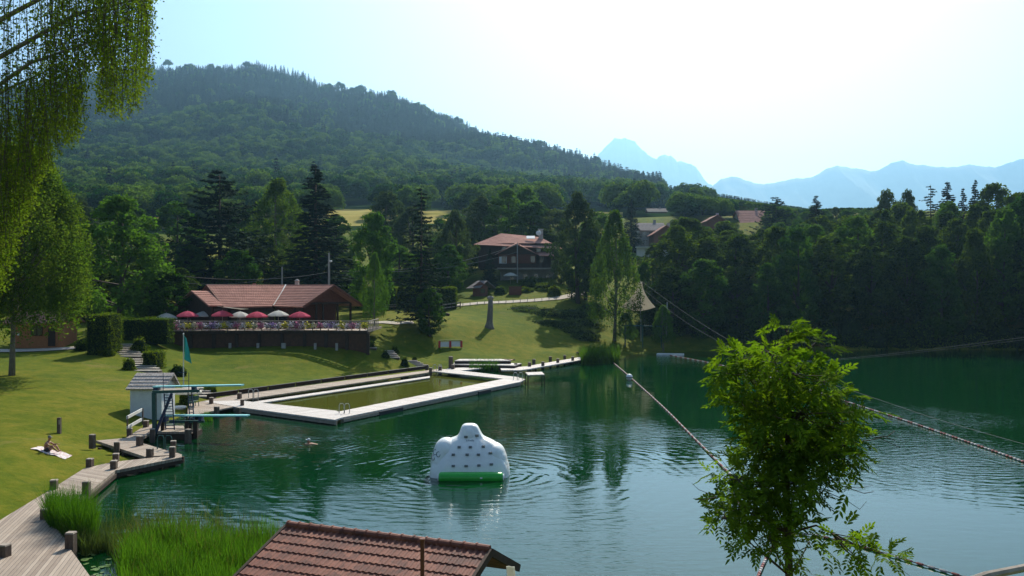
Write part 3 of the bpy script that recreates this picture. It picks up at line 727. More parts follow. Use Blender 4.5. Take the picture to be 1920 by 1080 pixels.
def parasol(x,y,z0,ztop,r,m,label,group,zpole=None):
    e=empty('parasol',(x,y,z0)); tag(e,label,'parasol',group); h=ztop-z0
    mb=MB(); mb.tube([(0,0,0),(0,0,h)],.035,6); mb.build('pole',M['wood_grey'],e)
    mb=MB(); n=8; vs=[]; fs=[]; K=5
    for k in range(n*2):
        a=PI*k/n; sc=1.0 if k%2==0 else .94
        for i in range(K): t=i/(K-1); rr=r*t*sc; vs.append((rr*math.cos(a),rr*math.sin(a),h-(0.16*t+.30*t*t)*r*.9-(0.0 if k%2==0 else .03*t)))
    for k in range(n*2):
        k2=(k+1)%(n*2)
        for i in range(K-1): fs.append((k*K+i,k*K+i+1,k2*K+i+1,k2*K+i))
    # valance
    for k in range(n*2):
        b=vs[k*K+K-1]; vs.append((b[0],b[1],b[2]-.10*r))
    for k in range(n*2):
        k2=(k+1)%(n*2); fs.append((k*K+K-1,n*2*K+k,n*2*K+k2,k2*K+K-1))
    mb.add(vs,fs); mb.build('canopy',M[m],e)
    mb=MB()
    for k in range(n):
        a=2*PI*k/n; mb.tube([(0,0,h-.35),(r*.9*math.cos(a),r*.9*math.sin(a),h-.40*r)],.012,4)
    mb.build('ribs',M['wood_grey'],e); mb=MB(); mb.ball((0,0,h+.03),.06,6,5); mb.build('finial',M['wood_grey'],e)
    return e
Yp=72.5; parasol(P(353,0,Yp).x,Yp,.55,10-(724-540)/F*Yp,1.12,'white_cloth','cream parasol standing beside the white shed behind the upper springboard',None)
def chair(x,y,z,rz,m,label,group=None):
    e=empty('garden_chair',(x,y,z),rz); tag(e,label,'chair',group)
    mb=MB(); mb.box((0,0,.44),(.45,.45,.04)); mb.build('seat',M[m],e)
    mb=MB(); mb.box((0,.22,.7),(.45,.04,.36),rx=-.15); mb.build('backrest',M[m],e)
    for sx_ in (-1,1):
        for sy_ in (-1,1): mb=MB(); mb.beam((sx_*.2,sy_*.2,.43),(sx_*.23,sy_*.23,0),.04); mb.build('leg',M[m],e)
q=G(358,764,.46); chair(q.x,q.y,.46,.4,'teal_steel','green garden chair on the paved landing just right of the tower ladder')
q=G(365,762,.46); chair(q.x,q.y,.46,-2.2,'teal_steel','green garden chair turned towards the cream parasol by the landing')
q=gp(337,767); mb=MB(); mb.lathe((q.x,q.y,q.z),[(.5,0),(.55,.12),(.5,.22),(.1,.26)],14); tag(mb.build('round_cover',M['white_plastic']),'flat round white cover lying in the grass between shed and landing','cover')

# stone stairs
def stairs(label,top,bot,n,wpx0,wpx1,m='stone'):
    "top, bot: (px,py) of the stair ends; step widths in pixels"
    a=gp(*top); b=gp(*bot); e=empty('stone_stairs',b); tag(e,label,'stairs')
    e2=[]
    w0=wpx0*a.y/F; w1=wpx1*b.y/F; d=(b-a); dh=Vector((d.x,d.y,0)).normalized()
    slab=MB(); ris=MB()
    for i in range(n):
        t=(i+.5)/n; p=a.lerp(b,t); w=w0+(w1-w0)*t; run=(Vector((d.x,d.y,0))).length/n; z=max(gz(p.x,p.y),p.z)+.10
        slab.box((p.x-b.x,p.y-b.y,z-b.z),(w,run*.62,.10)); ris.box((p.x-b.x,p.y-b.y+.1,z-b.z-.24),(w*.98,run*.9,.36))
    slab.build('tread',M[m],e); ris.build('riser',M['post'],e)
stairs('upper stone stairs climbing between clipped hedges at the left of the lawn',(228,646),(250,672),7,34,44)
stairs('lower flight of stone stairs descending to the lawn behind the white shed',(258,674),(277,699),6,44,50)
stairs('narrow stone stairs below the right corner of the cafe terrace',(683,640),(700,657),5,14,16)
stairs('middle flight of narrow stone stairs between two dark shrubs',(727,658),(742,674),5,18,18)
stairs('bottom flight of narrow stone stairs reaching the far end of the shore deck',(768,677),(795,690),5,24,24)
stairs('wide pale steps leading from the lawn down to the paved landing',(372,728),(384,748),4,36,40)

# ---------------------------------------------------------------- roofs and chalets
# terrace and cafe chalet
TX0=P(318,0,108).x; TX1=P(691,0,108).x; zf=4.85
e=empty('cafe_terrace',((TX0+TX1)/2,110,gz((TX0+TX1)/2,110))); tag(e,'raised timber terrace with wooden railing in front of the lakeside chalet','terrace')
x0,x1=TX0,TX1
front=[(x0,107.2),(x0+8,107.9),(x1-7,108.8),(x1,107.4)]
mb=MB(); mb.prism(front+[(x1,119),(x0,124)],zf-.25,zf,0); local(mb.build('floor',M['deck'],e),e)
def along(t):
    seg=[Vector(p) for p in front]; Ls=[(b-a).length for a,b in zip(seg[:-1],seg[1:])]; s=t*sum(Ls)
    for (a,b),l in zip(zip(seg[:-1],seg[1:]),Ls):
        if s<=l+1e-6: return a.lerp(b,s/l)
        s-=l
    return seg[-1]
mb=MB()
for i in range(9):
    a=along(i/9); b=along((i+1)/9); mb.beam((a.x,a.y+.45,3.3),(b.x,b.y+.45,3.3),.2,2.8)
local(mb.build('lower_wall',M['terrace_boards'],e),e)
mb=MB()
for i in range(10):
    a=along(i/9); mb.box((a.x,a.y+.25,3.0),(.35,.35,3.3)); mb.beam((a.x,a.y+1,4.2),(a.x,a.y-.3,4.5),.14,.2)
a=along(0);
for (a,b) in zip(front[:-1],front[1:]): mb.beam((a[0],a[1]-.05,zf-.25),(b[0],b[1]-.05,zf-.25),.12,.34)
local(mb.build('terrace_frame',M['wood_dark'],e),e)
mb=MB()
for a,b in zip(front[:-1],front[1:]):
    for z,w,h in ((zf+1.12,.2,.09),(zf+.78,.05,.15),(zf+.30,.05,.15)): mb.beam((a[0],a[1],z),(b[0],b[1],z),w,h)
for i in range(25): a=along(i/24); mb.box((a.x,a.y+.05,zf+.55),(.12,.1,1.1))
mb.beam((x0,107.2,zf+1.12),(x0,118,zf+1.12),.16,.09); mb.beam((x1,107.4,zf+1.12),(x1,116,zf+1.12),.16,.09)
for k in range(7): mb.box((x1,108.5+k*1.2,zf+.55),(.1,.12,1.1)); mb.box((x0,108.5+k*1.3,zf+.55),(.1,.12,1.1))
local(mb.build('railing',M['wood_grey'],e),e)
mb=MB()
for px in (434,486,534,593,633): a=P(px,0,108.3); mb=MB(); mb.box((a.x,107.75,2.75),(.5 if px==534 else .28,.3,1.1)); local(mb.build('concrete_pier',M['concrete'],e),e)
frng=np.random.default_rng(5)
FC=[('pink_blossom',(0.60,0.22,0.36)),('pale_blossom',(0.78,0.70,0.74)),('yellow_blossom',(0.75,0.65,0.08)),('violet_blossom',(0.50,0.32,0.60)),('cream_blossom',(0.8,0.75,0.55))]
FM=[leafmat(n,tuple(q*.8 for q in c),c,.5,tcol=(1.1,1.1,1.1)) for n,c in FC]
for i in range(34):
    t=(i+.5)/34; a=along(t); k=[1,0,1,2,4,0,1,3,1,2][i%10]
    e=empty('flower_pot',(a.x,a.y-.18,zf+.18)); tag(e,ordw(i)+' flower pot from the left on the terrace railing, with '+FC[k][0].split('_')[0]+' blossoms','flower pot','flower pots along the cafe terrace railing')
    mb=MB(); mb.lathe((0,0,0),[(.13,0),(.19,.24)],8); mb.build('pot',M['tile'],e)
    C=frng.normal(size=(90,3))*np.array([.21,.14,.14])+np.array([0,-.03,.38]); V,Q=cards(C,C-np.array([0,.2,.2])+frng.normal(size=C.shape)*.3,.14,frng); ob('foliage',np_mesh('pot_foliage',V,Q,M['broad']),e)
    C=frng.normal(size=(110,3))*np.array([.26,.13,.19])+np.array([0,-.16,.42]); V,Q=cards(C,C-np.array([0,.2,.2])+frng.normal(size=C.shape)*.5,.17,frng,.9); ob('blossoms',np_mesh('pot_blossoms',V,Q,FM[k]),e)
UM=[(312,587,'w'),(352,583,'p'),(383,583,'w'),(417,582,'p'),(450,584,'w'),(482,584,'p'),(522,582,'w'),(562,584,'p')]
cw=0;cp=0
for i,(px,py,k) in enumerate(UM):
    Yu=[112.5,110.2,112.8,110,113.0,111.6,112.2,111.4][i]
    if k=='w': l=ordw(cw)+' cream parasol from the left on the cafe terrace'; cw+=1
    else: l=ordw(cp)+' pink parasol from the left on the cafe terrace'; cp+=1
    parasol(P(px,0,Yu).x,Yu,zf,10-(py-540)/F*Yu,1.38,'white_cloth' if k=='w' else 'pink_cloth',l,'parasols on the cafe terrace')
for i,(px,Yt) in enumerate([(340,111.2),(375,111.5),(412,111.5),(445,111.7),(480,111.5),(520,111.9),(560,111.5)]):
    x=P(px,0,Yt).x+.5; e=empty('terrace_table',(x,Yt,zf)); tag(e,ordw(i)+' small table from the left behind the terrace railing','table','tables under the terrace parasols')
    mb=MB(); mb.box((0,0,.74),(1.1,.8,.05)); mb.build('table_top',M['wood_grey'],e)
    mb=MB(); mb.tube([(0,0,0),(0,0,.72)],.05,6); mb.lathe((0,0,0),[(.28,0),(.22,.05)],8); mb.build('pedestal',M['black_cloth'],e)

def wing(par, V0, ang, L, w, zr, zeave, zfl, over=.9, gable=True, back=True, nc=14, V0b=None, mt='tile_far'):
    "ridge from V0 along ang (radians) for L; roof falls to both sides; walls below, gable end at the far end"
    d=Vector((math.cos(ang),math.sin(ang),0)); nf=Vector((-d.y,d.x,0)); 
    if nf.y>0: nf=-nf        # nf faces the viewer
    A=Vector((V0[0],V0[1],zr)); B=A+d*L
    return d,nf,A,B
ch=empty('cafe_chalet',(-30,120,4.8)); tag(ch,'brown timber chalet with pinkish tiled roofs meeting in a valley behind the terrace','chalet')
zr,ze=10.35,7.6; w=5.0
V0=Vector((P(536,0,124).x,124,zr)); 
for nm,ang,Lw,ww,sgn in (('right',-R(40),10.6,5.0,1),('left',PI+R(40),11.2,5.6,-1)):
    d=Vector((math.cos(ang),math.sin(ang),0)); nf=Vector((-d.y,d.x,0)); nf = nf if nf.y<0 else -nf
    A=V0.copy(); B=A+d*Lw; drop=Vector((0,0,ze-zr))
    # valley eave point straight ahead of V0
    k=ww/abs(nf.y) if abs(nf.y)>1e-3 else ww
    Ev=A+Vector((0,-k,0))+drop
    mb=MB(); tiled_slope(mb,A,B,B+nf*ww+drop,Ev,13,int(Lw*2.5),.07,.03,3)
    tiled_slope(mb,A,B,B-nf*ww+drop,A-nf*ww+drop,13)
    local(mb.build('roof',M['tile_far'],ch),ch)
    mb=MB()
    for s in (1,-1):
        mb.beam(B+Vector((0,0,-.05))+d*.04,B+nf*(s*ww)+drop+Vector((0,0,-.05))+d*.04,.10,.30)
    local(mb.build('bargeboard',M['wood_red'],ch),ch)
    # walls (set back from the roof edge)
    wi=ww-1.0; Bi=B-d*1.5; Ai=A.copy(); z0=4.85; zt_=zr-(zr-ze)*(wi/ww)-.15
    c=[Bi+nf*wi,Bi-nf*wi]
    Vi=A+Vector((0,-(k-1.2),0))
    fl=Vector((0,0,0)); mb=MB()
    def wl3(p,q,z0,z1): return [(p.x,p.y,z0),(q.x,q.y,z0),(q.x,q.y,z1),(p.x,p.y,z1)]
    if sgn>0:
        # open porch at the gable end: posts, and the solid wall further in
        Bj=B-d*4.6; cj=[Bj+nf*wi,Bj-nf*wi]
        mb.add(wl3(Vi,cj[0],z0,zt_),[(0,1,2,3),(3,2,1,0)]); mb.add(wl3(cj[0],cj[1],z0,zt_),[(0,1,2,3),(3,2,1,0)])
        mb.beam(Vi+Vector((0,0,z0-Vi.z+1.3)),cj[0]+Vector((0,0,z0-cj[0].z+1.3)),.2,2.5)
        local(mb.build('wall',M['wood_red'],ch),ch)
        mb=MB(); mb.tri_slab([c[0]+Vector((0,0,zt_-c[0].z)),c[1]+Vector((0,0,zt_-c[1].z)),Bi+Vector((0,0,-.25))],.12); local(mb.build('gable_panel',M['wood_red'],ch),ch)
        mb=MB()
        for t in (0,.28,.42,.72,1.0): q=c[0].lerp(c[1],t); mb.box((q.x,q.y,(z0+zt_)/2),(.22,.22,zt_-z0),ang)
        for q in (c[0]-d*1.6,): mb.box((q.x,q.y,(z0+zt_)/2),(.2,.2,zt_-z0),ang)
        mb.beam(Vector((c[0].x,c[0].y,zt_)),Vector((c[1].x,c[1].y,zt_)),.2,.25)
        local(mb.build('porch_frame',M['wood_dark'],ch),ch)
        for t in (.25,.55,.8):
            q=Vi.lerp(cj[0],t); mb=MB(); mb.box((q.x,q.y,z0+1.35),(1.0,.34,1.2),ang); wd=local(mb.build('window',M['glass'],ch),ch)
    else:
        mb.beam(Vector((Vi.x,Vi.y,z0+1.35)),Vector((c[0].x,c[0].y,z0+1.35)),.2,2.7)
        mb.beam(Vector((c[0].x,c[0].y,z0+1.35)),Vector((c[1].x,c[1].y,z0+1.35)),.2,2.7)
        mb.tri_slab([c[0]+Vector((0,0,zt_-c[0].z)),c[1]+Vector((0,0,zt_-c[1].z)),Bi+Vector((0,0,-.25))],.12); local(mb.build('wall',M['wood_dark'],ch),ch)
        for t in (.2,.5,.8):
            q=Vi.lerp(c[0],t); mb=MB(); mb.box((q.x,q.y-.02,z0+1.3),(1.1,.34,1.3),ang); local(mb.build('window',M['glass'],ch),ch)
    mb=MB(); mb.tube([A,B],.11,6); local(mb.build('ridge_tiles',M['tile'],ch),ch)
mb=MB(); v0=V0; kk=5.0/math.cos(R(40)); mb.beam(V0+Vector((0,0,.12)),V0+Vector((0,-kk,ze-zr+.12)),.16,.05); local(mb.build('valley_gutter',M['white_paint'],ch),ch)
mb=MB(); q=P(557,530,125); mb.box((q.x,q.y,10.4),(.5,.5,1.0)); mb.lathe((q.x,q.y,10.9),[(.3,0),(.38,.1),(.2,.3),(.05,.35)],8); local(mb.build('chimney',M['concrete'],ch),ch)
q=P(477,530,125); mb=MB(); mb.box((q.x,q.y,10.25),(.4,.4,.8)); local(mb.build('vent',M['tile'],ch),ch)
# small annex at the left
an=empty('chalet_annex',(P(385,0,112).x,113,4.8)); tag(an,'small brown annex with its own tiled roof at the left end of the terrace','annex')
a0=P(358,545,114);a1=P(404,546,116.5);e0=P(391,573,110.8);e1=P(417,573,112.5)
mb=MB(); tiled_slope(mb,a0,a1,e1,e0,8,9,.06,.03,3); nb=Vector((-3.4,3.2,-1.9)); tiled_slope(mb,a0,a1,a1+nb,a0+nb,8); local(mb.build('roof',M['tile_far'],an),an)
mb=MB(); bb=a0+nb; wz=lambda v:(v.x*.98-.4,v.y+.5,v.z-.2)
mb.tri_slab([wz(a0)+() if False else Vector(wz(a0)),Vector(wz(e0)),Vector((wz(e0)[0],wz(e0)[1],4.8)),Vector((wz(bb)[0],wz(bb)[1],4.8)),Vector(wz(bb))],.15)
mb.beam(Vector((wz(e0)[0],wz(e0)[1]+.3,6.1)),Vector((wz(e1)[0],wz(e1)[1]+.3,6.1)),.15,2.6); local(mb.build('wall',M['wood_dark'],an),an)
# awnings between annex and chalet
q=[P(407,574,111),P(452,580,111),P(466,579,109.2),P(430,577,109.2)]; mb=MB(); mb.tri_slab([q[3],q[2],q[1],q[0]],.03)
tag(mb.build('awning',M['white_cloth']),'pale stretched awning sheet under the chalet eaves above the parasols','awning')

# cabin at the far left
p=gp(70,655); e=empty('log_cabin',(P(66,0,100).x,102,gz(P(66,0,100).x,101))); tag(e,'low orange-brown wooden cabin under the birch at the far left','cabin')
mb=MB(); wc=P(112,0,100).x-P(20,0,100).x; mb.box((0,0,1.3),(wc,4,3.2)); mb.build('wall',mat('orange_cabin_boards',(0.30,0.12,0.045),.8,.25,4),e)
for s in (.05,):
    mb=MB(); mb.box((.2,-2.02,1.9),(1.3,.08,1.1)); wi_=mb.build('window',M['glass'],e); mb=MB()
    for x in (-.62,0,.62): mb.box((.2+x,-2.07,1.9),(.07,.03,1.16))
    for z in (-.56,.56): mb.box((.2,-2.075,1.9+z),(1.36,.03,.07))
    mb.build('frame',M['wood_dark'],wi_)
mb=MB(); mb.box((wc/2-.9,-2.03,1.15),(.8,.07,2.0)); mb.build('door',M['wood_dark'],e)
mb=MB(); mb.box((-1.9,-2.02,1.5),(.22,.05,.3)); mb.box((-2.3,-2.02,1.6),(.22,.05,.3)); mb.build('notice',M['white_paint'],e)
mb=MB(); tiled_slope(mb,(-wc/2-.5,0,4.1),(wc/2+.5,0,4.1),(wc/2+.5,-2.9,2.75),(-wc/2-.5,-2.9,2.75),8); tiled_slope(mb,(-wc/2-.5,0,4.1),(wc/2+.5,0,4.1),(wc/2+.5,2.9,2.75),(-wc/2-.5,2.9,2.75),8); mb.build('roof',M['tile'],e)

# lodge on the slope
Yl=176; lg=empty('lodge',(P(975,0,Yl).x,Yl+5,11)); tag(lg,'large dark timber lodge with hipped tiled roof on the slope above the lake','lodge')
def LB(name,px0,px1,py0,py1,Y,dep,m,rz=0):
    a=P(px0,py0,Y); b=P(px1,py1,Y); mb=MB(); mb.box(((a.x+b.x)/2,Y+dep/2,(a.z+b.z)/2),(abs(b.x-a.x),dep,abs(a.z-b.z))); return local(mb.build(name,M[m],lg),lg)
LB('upper_wall',897,1048,456,502,Yl+1.5,10,'wood_dark'); LB('ground_floor',938,1046,500,530,Yl+2.2,9,'concrete')
LB('wing_wall',934,1005,472,502,Yl,2,'wood_red'); 
LB('balcony',932,1050,502,505,Yl-1.2,2.5,'wood_grey'); LB('balcony_front',934,1048,494,501,Yl-1.15,.12,'wood_dark'); LB('shutter_band',936,950,481,494,Yl-.1,.08,'white_paint')
for i,(px,py) in enumerate([(945,487),(963,487),(999,486),(1016,486),(1036,487),(946,465),(1010,466),(985,520),(1005,520),(960,520),(1028,520)]):
    w_=LB('window',px-4,px+4,py-6,py+6,Yl-.12 if px<1006 and py<500 and py>480 else (Yl+1.38 if py<500 else Yl+2.08),.1,'glass')
    mb=MB(); Yw=Yl-.16 if px<1006 and 480<py<500 else (Yl+1.34 if py<500 else Yl+2.04)
    for s in (-1,1): a=P(px+s*6.2,py,Yw); mb.box((a.x,a.y,a.z),(.42,.06,1.25))
    so_=mb.build('shutter',M['white_paint'] if i in(0,1,3,8) else M['wood_red'],w_); so_.matrix_parent_inverse=Matrix.Translation(-lg.location)
mb=MB()
zr_=P(0,437,Yl+6).z; rl=Vector((P(940,0,Yl+7).x,Yl+7,zr_)); rr=Vector((P(1012,0,Yl+7).x,Yl+7,P(0,444,Yl+6).z)); zl=P(0,458,Yl).z
fl_=Vector((P(889,0,Yl+2).x,Yl+.4,zl)); fr_=Vector((P(1055,0,Yl).x,Yl+.4,P(0,466,Yl).z)); bl_=fl_+Vector((0,14,0)); br_=fr_+Vector((0,14,0))
m1=fl_.lerp(fr_,.42)
tiled_slope(mb,rl,rr,fr_,fl_,9); tiled_slope(mb,rl,rl+Vector((0,.02,0)),bl_,fl_,9); tiled_slope(mb,rl,rr,br_,bl_,6)
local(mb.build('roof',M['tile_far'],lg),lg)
mb=MB(); ap=P(968,457,Yl-1); ab=P(968,452,Yl+5); el=P(928,477,Yl-1); er=P(1012,478,Yl-1)
tiled_slope(mb,ap,ab,er+Vector((0,5.5,.3)),er,6); tiled_slope(mb,ap,ab,el+Vector((0,5.5,.3)),el,6); 
lo0=P(1005,473,Yl+1);lo1=P(1045,473,Yl+1);lo2=P(1058,480,Yl-1.5);lo3=P(1012,479,Yl-1.5); tiled_slope(mb,lo0,lo1,lo2,lo3,4); local(mb.build('porch_roof',M['tile_far'],lg),lg)
mb=MB(); mb.tri_slab([P(968,459,Yl-.4),P(934,476,Yl-.4),P(1006,477,Yl-.4)],.2); local(mb.build('gable_panel',M['wood_dark'],lg),lg)
mb=MB(); q=P(1014,440,Yl+6); mb.box((q.x,q.y,q.z),(.9,.9,2.0)); mb.box((q.x,q.y,q.z+1.1),(1.15,1.15,.14)); local(mb.build('chimney',M['concrete'],lg),lg)
mb=MB(); a=P(995,446,Yl+4.3); mb.box((a.x,a.y,a.z+.1),(1.7,1.1,.12),rx=R(32)); local(mb.build('skylight',M['white_plastic'],lg),lg)
mb=MB(); mb.ball(P(1010,437,Yl+4),(.55,.18,.5),10,6); local(mb.build('satellite_dish',M['white_plastic'],lg),lg)
q=P(957,511,173); parasol(q.x,173,gz(q.x,173),q.z,1.35,'white_cloth','cream parasol standing alone in front of the lodge',None)
q=P(1047,508,174); parasol(q.x,174,gz(q.x,174),q.z,1.0,'white_cloth','half hidden white parasol at the right corner of the lodge',None)

# small houses far right of the lodge
def house(px0,px1,pyr,pye,pyb,Y,mw,mr,label,ridge='x',dep=8,wins=(),group=None):
    a=P(px0,pye,Y); b=P(px1,pyb,Y); w=b.x-a.x; zr=P(0,pyr,Y+dep/2).z; ze=a.z; zb=min(b.z,gz((a.x+b.x)/2,Y))-1.5 if Y<270 else b.z-1.5
    e=empty('house',((a.x+b.x)/2,Y+dep/2,b.z)); tag(e,label,'house',group); z=lambda v:v-b.z
    mb=MB(); mb.box((0,0,(z(zb)+z(ze))/2),(w,dep,ze-zb))
    if ridge=='x': mb.add([(-w/2,-dep/2,z(ze)),(-w/2,dep/2,z(ze)),(-w/2,0,z(zr)-.1),(w/2,-dep/2,z(ze)),(w/2,dep/2,z(ze)),(w/2,0,z(zr)-.1)],[(0,1,2),(5,4,3)])
    else: mb.add([(-w/2,-dep/2,z(ze)),(w/2,-dep/2,z(ze)),(0,-dep/2,z(zr)-.1),(-w/2,dep/2,z(ze)),(w/2,dep/2,z(ze)),(0,dep/2,z(zr)-.1)],[(0,1,2),(5,4,3)])
    mb.build('wall',M[mw],e); mb=MB()
    if ridge=='x':
        for s in (-1,1): tiled_slope(mb,(-w/2-.5,0,z(zr)),(w/2+.5,0,z(zr)),(w/2+.5,s*(dep/2+.6),z(ze)-.3),(-w/2-.5,s*(dep/2+.6),z(ze)-.3),6)
    else:
        for s in (-1,1): tiled_slope(mb,(0,-dep/2-.7,z(zr)),(0,dep/2+.7,z(zr)),(s*(w/2+.6),dep/2+.7,z(ze)-.3),(s*(w/2+.6),-dep/2-.7,z(ze)-.3),6)
    mb.build('roof',M[mr],e)
    for wx,wz_ in wins:
        mb=MB(); mb.box((wx*w/2,-dep/2-.02,z(ze)-wz_),(.9,.08,1.1)); mb.build('window',M['glass'],e)
    mb=MB(); mb.box((w*.22,.6,z(zr)+.2),(.7,.7,1.3)); mb.build('chimney',M['concrete'],e)
house(1199,1246,418,430,446,236,'concrete','slate','pale low house with light roof right of the birch',dep=9,wins=((-.6,1.2),(-.1,1.2),(.5,1.2)))
house(1226,1272,424,438,462,226,'wood_red','tile_far','red-brown barn with gable roof in front of the pale low house','y',8,wins=((0,1.6),))
house(1327,1362,405,413,430,245,'wood_red','tile','dark red roof just showing above the wood left of the pink roof','y',8)
house(1392,1446,395,421,440,262,'white_paint','tile_far','house with a large pink tiled roof rising over the wood','x',14)
house(1216,1250,391,396,403,380,'wood_red','slate','small grey roofed farmhouse high on the meadow below the hill')
q=P(1228,459,222); mb=MB(); mb.box((q.x,222,q.z-.6),(9.5,2.0,.2)); mb.box((q.x,222.6,q.z-1.8),(9,.3,2.2)); tag(mb.build('terrace_wall',M['white_paint']),'pale flat terrace wall below the pale low house','wall')

# barbecue kiosk, planter box, bench, picnic tables, fence, stump
q=gp(900,556,110); e=empty('garden_kiosk',(q.x,q.y+1.5,q.z)); tag(e,'small brown garden kiosk with grey roof beside the footpath','kiosk')
s=q.y/F; zr_=(10-(526-540)*s)-q.z; ze_=(10-(537-540)*s)-q.z; hw=18*s
mb=MB(); mb.box((0,0,ze_/2-.3),(hw*1.5,2.6,ze_+.6)); mb.add([(-hw*.75,-1.3,ze_),(hw*.75,-1.3,ze_),(0,-1.3,zr_-.1)],[(0,1,2)]); mb.build('wall',M['wood_red'],e)
mb=MB(); mb.box((.5,-1.34,ze_*.55),(.8,.08,.7)); mb.build('window',M['glass'],e)
mb=MB(); 
tiled_slope(mb,(-hw*.3,1.2,zr_),(hw*.75,.4,zr_),(-hw*.0,-2.3,ze_-.2),(-hw*1.45,-1.4,ze_-.35),5); tiled_slope(mb,(-hw*.3,1.2,zr_),(hw*.75,.4,zr_),(hw*1.6,1.6,ze_-.2),(hw*.9,2.8,ze_-.2),5); mb.build('roof',M['slate'],e)
q=gp(966,552,110); mb=MB(); mb.box((q.x,q.y,q.z+.6),(2.3,1.2,1.5)); mb.box((q.x,q.y,q.z+1.4),(2.5,1.4,.12)); tag(mb.build('wooden_bin_store',M['wood_red']),'red-brown wooden box beside the lodge garden hedge','box')
q=gp(845,652,100); e=empty('long_bench',(q.x,q.y,q.z),R(6)); tag(e,'long timber barrier with white panels and red ends dug into the slope','bench')
bl=42*q.y/F
mb=MB(); mb.box((-bl*.26,0,.45),(bl*.46,.12,.7)); mb.box((bl*.24,0,.5),(bl*.46,.12,.7)); mb.build('panel',M['white_paint'],e)
mb=MB(); mb.box((0,.1,.95),(bl,.5,.12)); mb.build('top_rail',M['hedge'] if False else mat('mossy_timber',(0.14,0.17,0.05),.9,.3,4),e)
for x in (-.5,-.02,.48): mb=MB(); mb.box((x*bl,-.02,.45),(.28,.25,.9)); mb.build('end_post',M['red'],e)
def picnic(px,py,label,w=2.0):
    q=gp(px,py,110); e=empty('picnic_table',(q.x,q.y,q.z+.05)); tag(e,label,'picnic table','picnic tables on the upper lawn')
    mb=MB(); mb.box((0,0,.76),(w,.8,.06)); mb.build('table_top',M['wood_grey'],e)
    for s in (-1,1): mb=MB(); mb.box((0,s*.7,.46),(w,.28,.05)); mb.build('bench',M['wood_grey'],e)
    mb=MB()
    for s in (-1,1): mb.beam((s*w*.38,-.72,0),(s*w*.38,.3,.76),.09); mb.beam((s*w*.38,.72,0),(s*w*.38,-.3,.76),.09)
    mb.build('trestle',M['wood_dark'],e)
picnic(728,581,'front picnic table on the upper lawn before the clipped hedge',2.6); picnic(718,577,'rear picnic table on the upper lawn before the clipped hedge',2.6)
q=gp(754,578,110); mb=MB(); mb.tube([(q.x,q.y,q.z),(q.x,q.y,q.z+1.0)],.05,6); mb.box((q.x,q.y-.03,q.z+1.1),(.5,.04,.4)); tag(mb.build('small_sign',M['white_cloth']),'small cream sign on a stick before the clipped hedge','sign')
e=None
fa=[gp(812,586,110),gp(838,582,110),gp(863,578,110)]
e=empty('log_fence',fa[0]); tag(e,'low dark wooden fence at the start of the footpath','fence')
mb=MB()
for a,b in zip(fa[:-1],fa[1:]):
    for z in (.45,1.0): mb.beam(a+Vector((0,0,z)),b+Vector((0,0,z)),.09,.16)
local(mb.build('rail',M['wood_grey'],e),e)
for i in range(8):
    a=fa[0].lerp(fa[1],i/4) if i<4 else fa[1].lerp(fa[2],(i-4)/3); mb=MB(); mb.box(a+Vector((0,0,.5)),(.16,.16,1.2)); local(mb.build('fence_post',M['wood_dark'],e),e)
e=empty('path_edge_fence',gp(900,571,110)); tag(e,'row of short stakes lining the lake side of the footpath','fence')
for i in range(14):
    t=i/13; px=868+t*175; py=575-t*13; a=gp(px,py,110); mb=MB(); mb.tube([(a.x,a.y,a.z-.1),(a.x,a.y,a.z+.7)],.05,5); local(mb.build('stake',M['wood_grey'],e),e)
q=gp(918,614,110); sc=q.y/F; e=empty('carved_tree_stump',q); tag(e,'tall bare tree stump with flared foot standing alone on the sunny lawn','tree stump')
mb=MB(); hs=(614-556)*sc; mb.tube([(-.1,0,-.3),(-.05,0,.15),(0,0,.8),(.12,0,hs*.6),(.15,0,hs*.88)],[.95,.68,.48,.40,.36],12); mb.build('trunk',M['bark_pale'],e,smooth=True)
mb=MB(); mb.ball((.1,0,hs*.95),(.55,.4,.32),9,6); mb.tube([(.15,0,hs*.85),(.2,0,hs*1.02)],[.36,.2],9); mb.build('carved_head',M['wood_grey'],e)
q=gp(709,594,110) if False else gp(837,592,110); mb=MB(); mb.ball((q.x,q.y,q.z+.15),(.55,.3,.3),8,6); tag(mb.build('log',M['wood_dark']),'dark cut log lying on the lawn below the low fence','log')

# poles and wires
def pole(px,pyt,Y,label,r=.13,lamp=False,pyb=None):
    x=P(px,0,Y).x; z0=gz(x,Y); zt=P(0,pyt,Y).z; e=empty('utility_pole',(x,Y,z0)); tag(e,label,'pole')
    mb=MB(); mb.tube([(0,0,-.3),(0,0,zt-z0)],[r,r*.75],8); mb.build('pole',M['concrete'],e)
    mb=MB(); mb.box((0,0,zt-z0-.4),(1.0,.1,.1)); mb.build('crossarm',M['wood_dark'],e)
    if lamp: mb=MB(); mb.ball((.3,-.2,zt-z0-1.3),(.22,.22,.16),8,5); mb.build('lamp_head',M['white_plastic'],e)
    return Vector((x,Y,zt-.4))
p1=pole(617,474,134,'grey concrete utility pole with small lamp behind the cafe roof',.2,True)
p2=pole(970,455,174.2,'grey utility pole standing directly in front of the lodge',.12)
p3=pole(529,500,138,'short dark utility pole behind the left half of the cafe roof',.15)
p4=pole(1210,448,215,'dark utility pole below the red-brown barn',.14)
def wire(a,b,sag,label,r=.03,n=24,m='cable'):
    a=Vector(a);b=Vector(b); pts=[a.lerp(b,i/n)+Vector((0,0,-sag*4*(i/n)*(1-i/n))) for i in range(n+1)]
    mb=MB(); mb.tube(pts,r,5); return tag(mb.build('overhead_wire',M[m]),label,'wire')
wire(p2,P(700,507,150),1.2,'upper overhead wire running left from the pole before the lodge',.035)
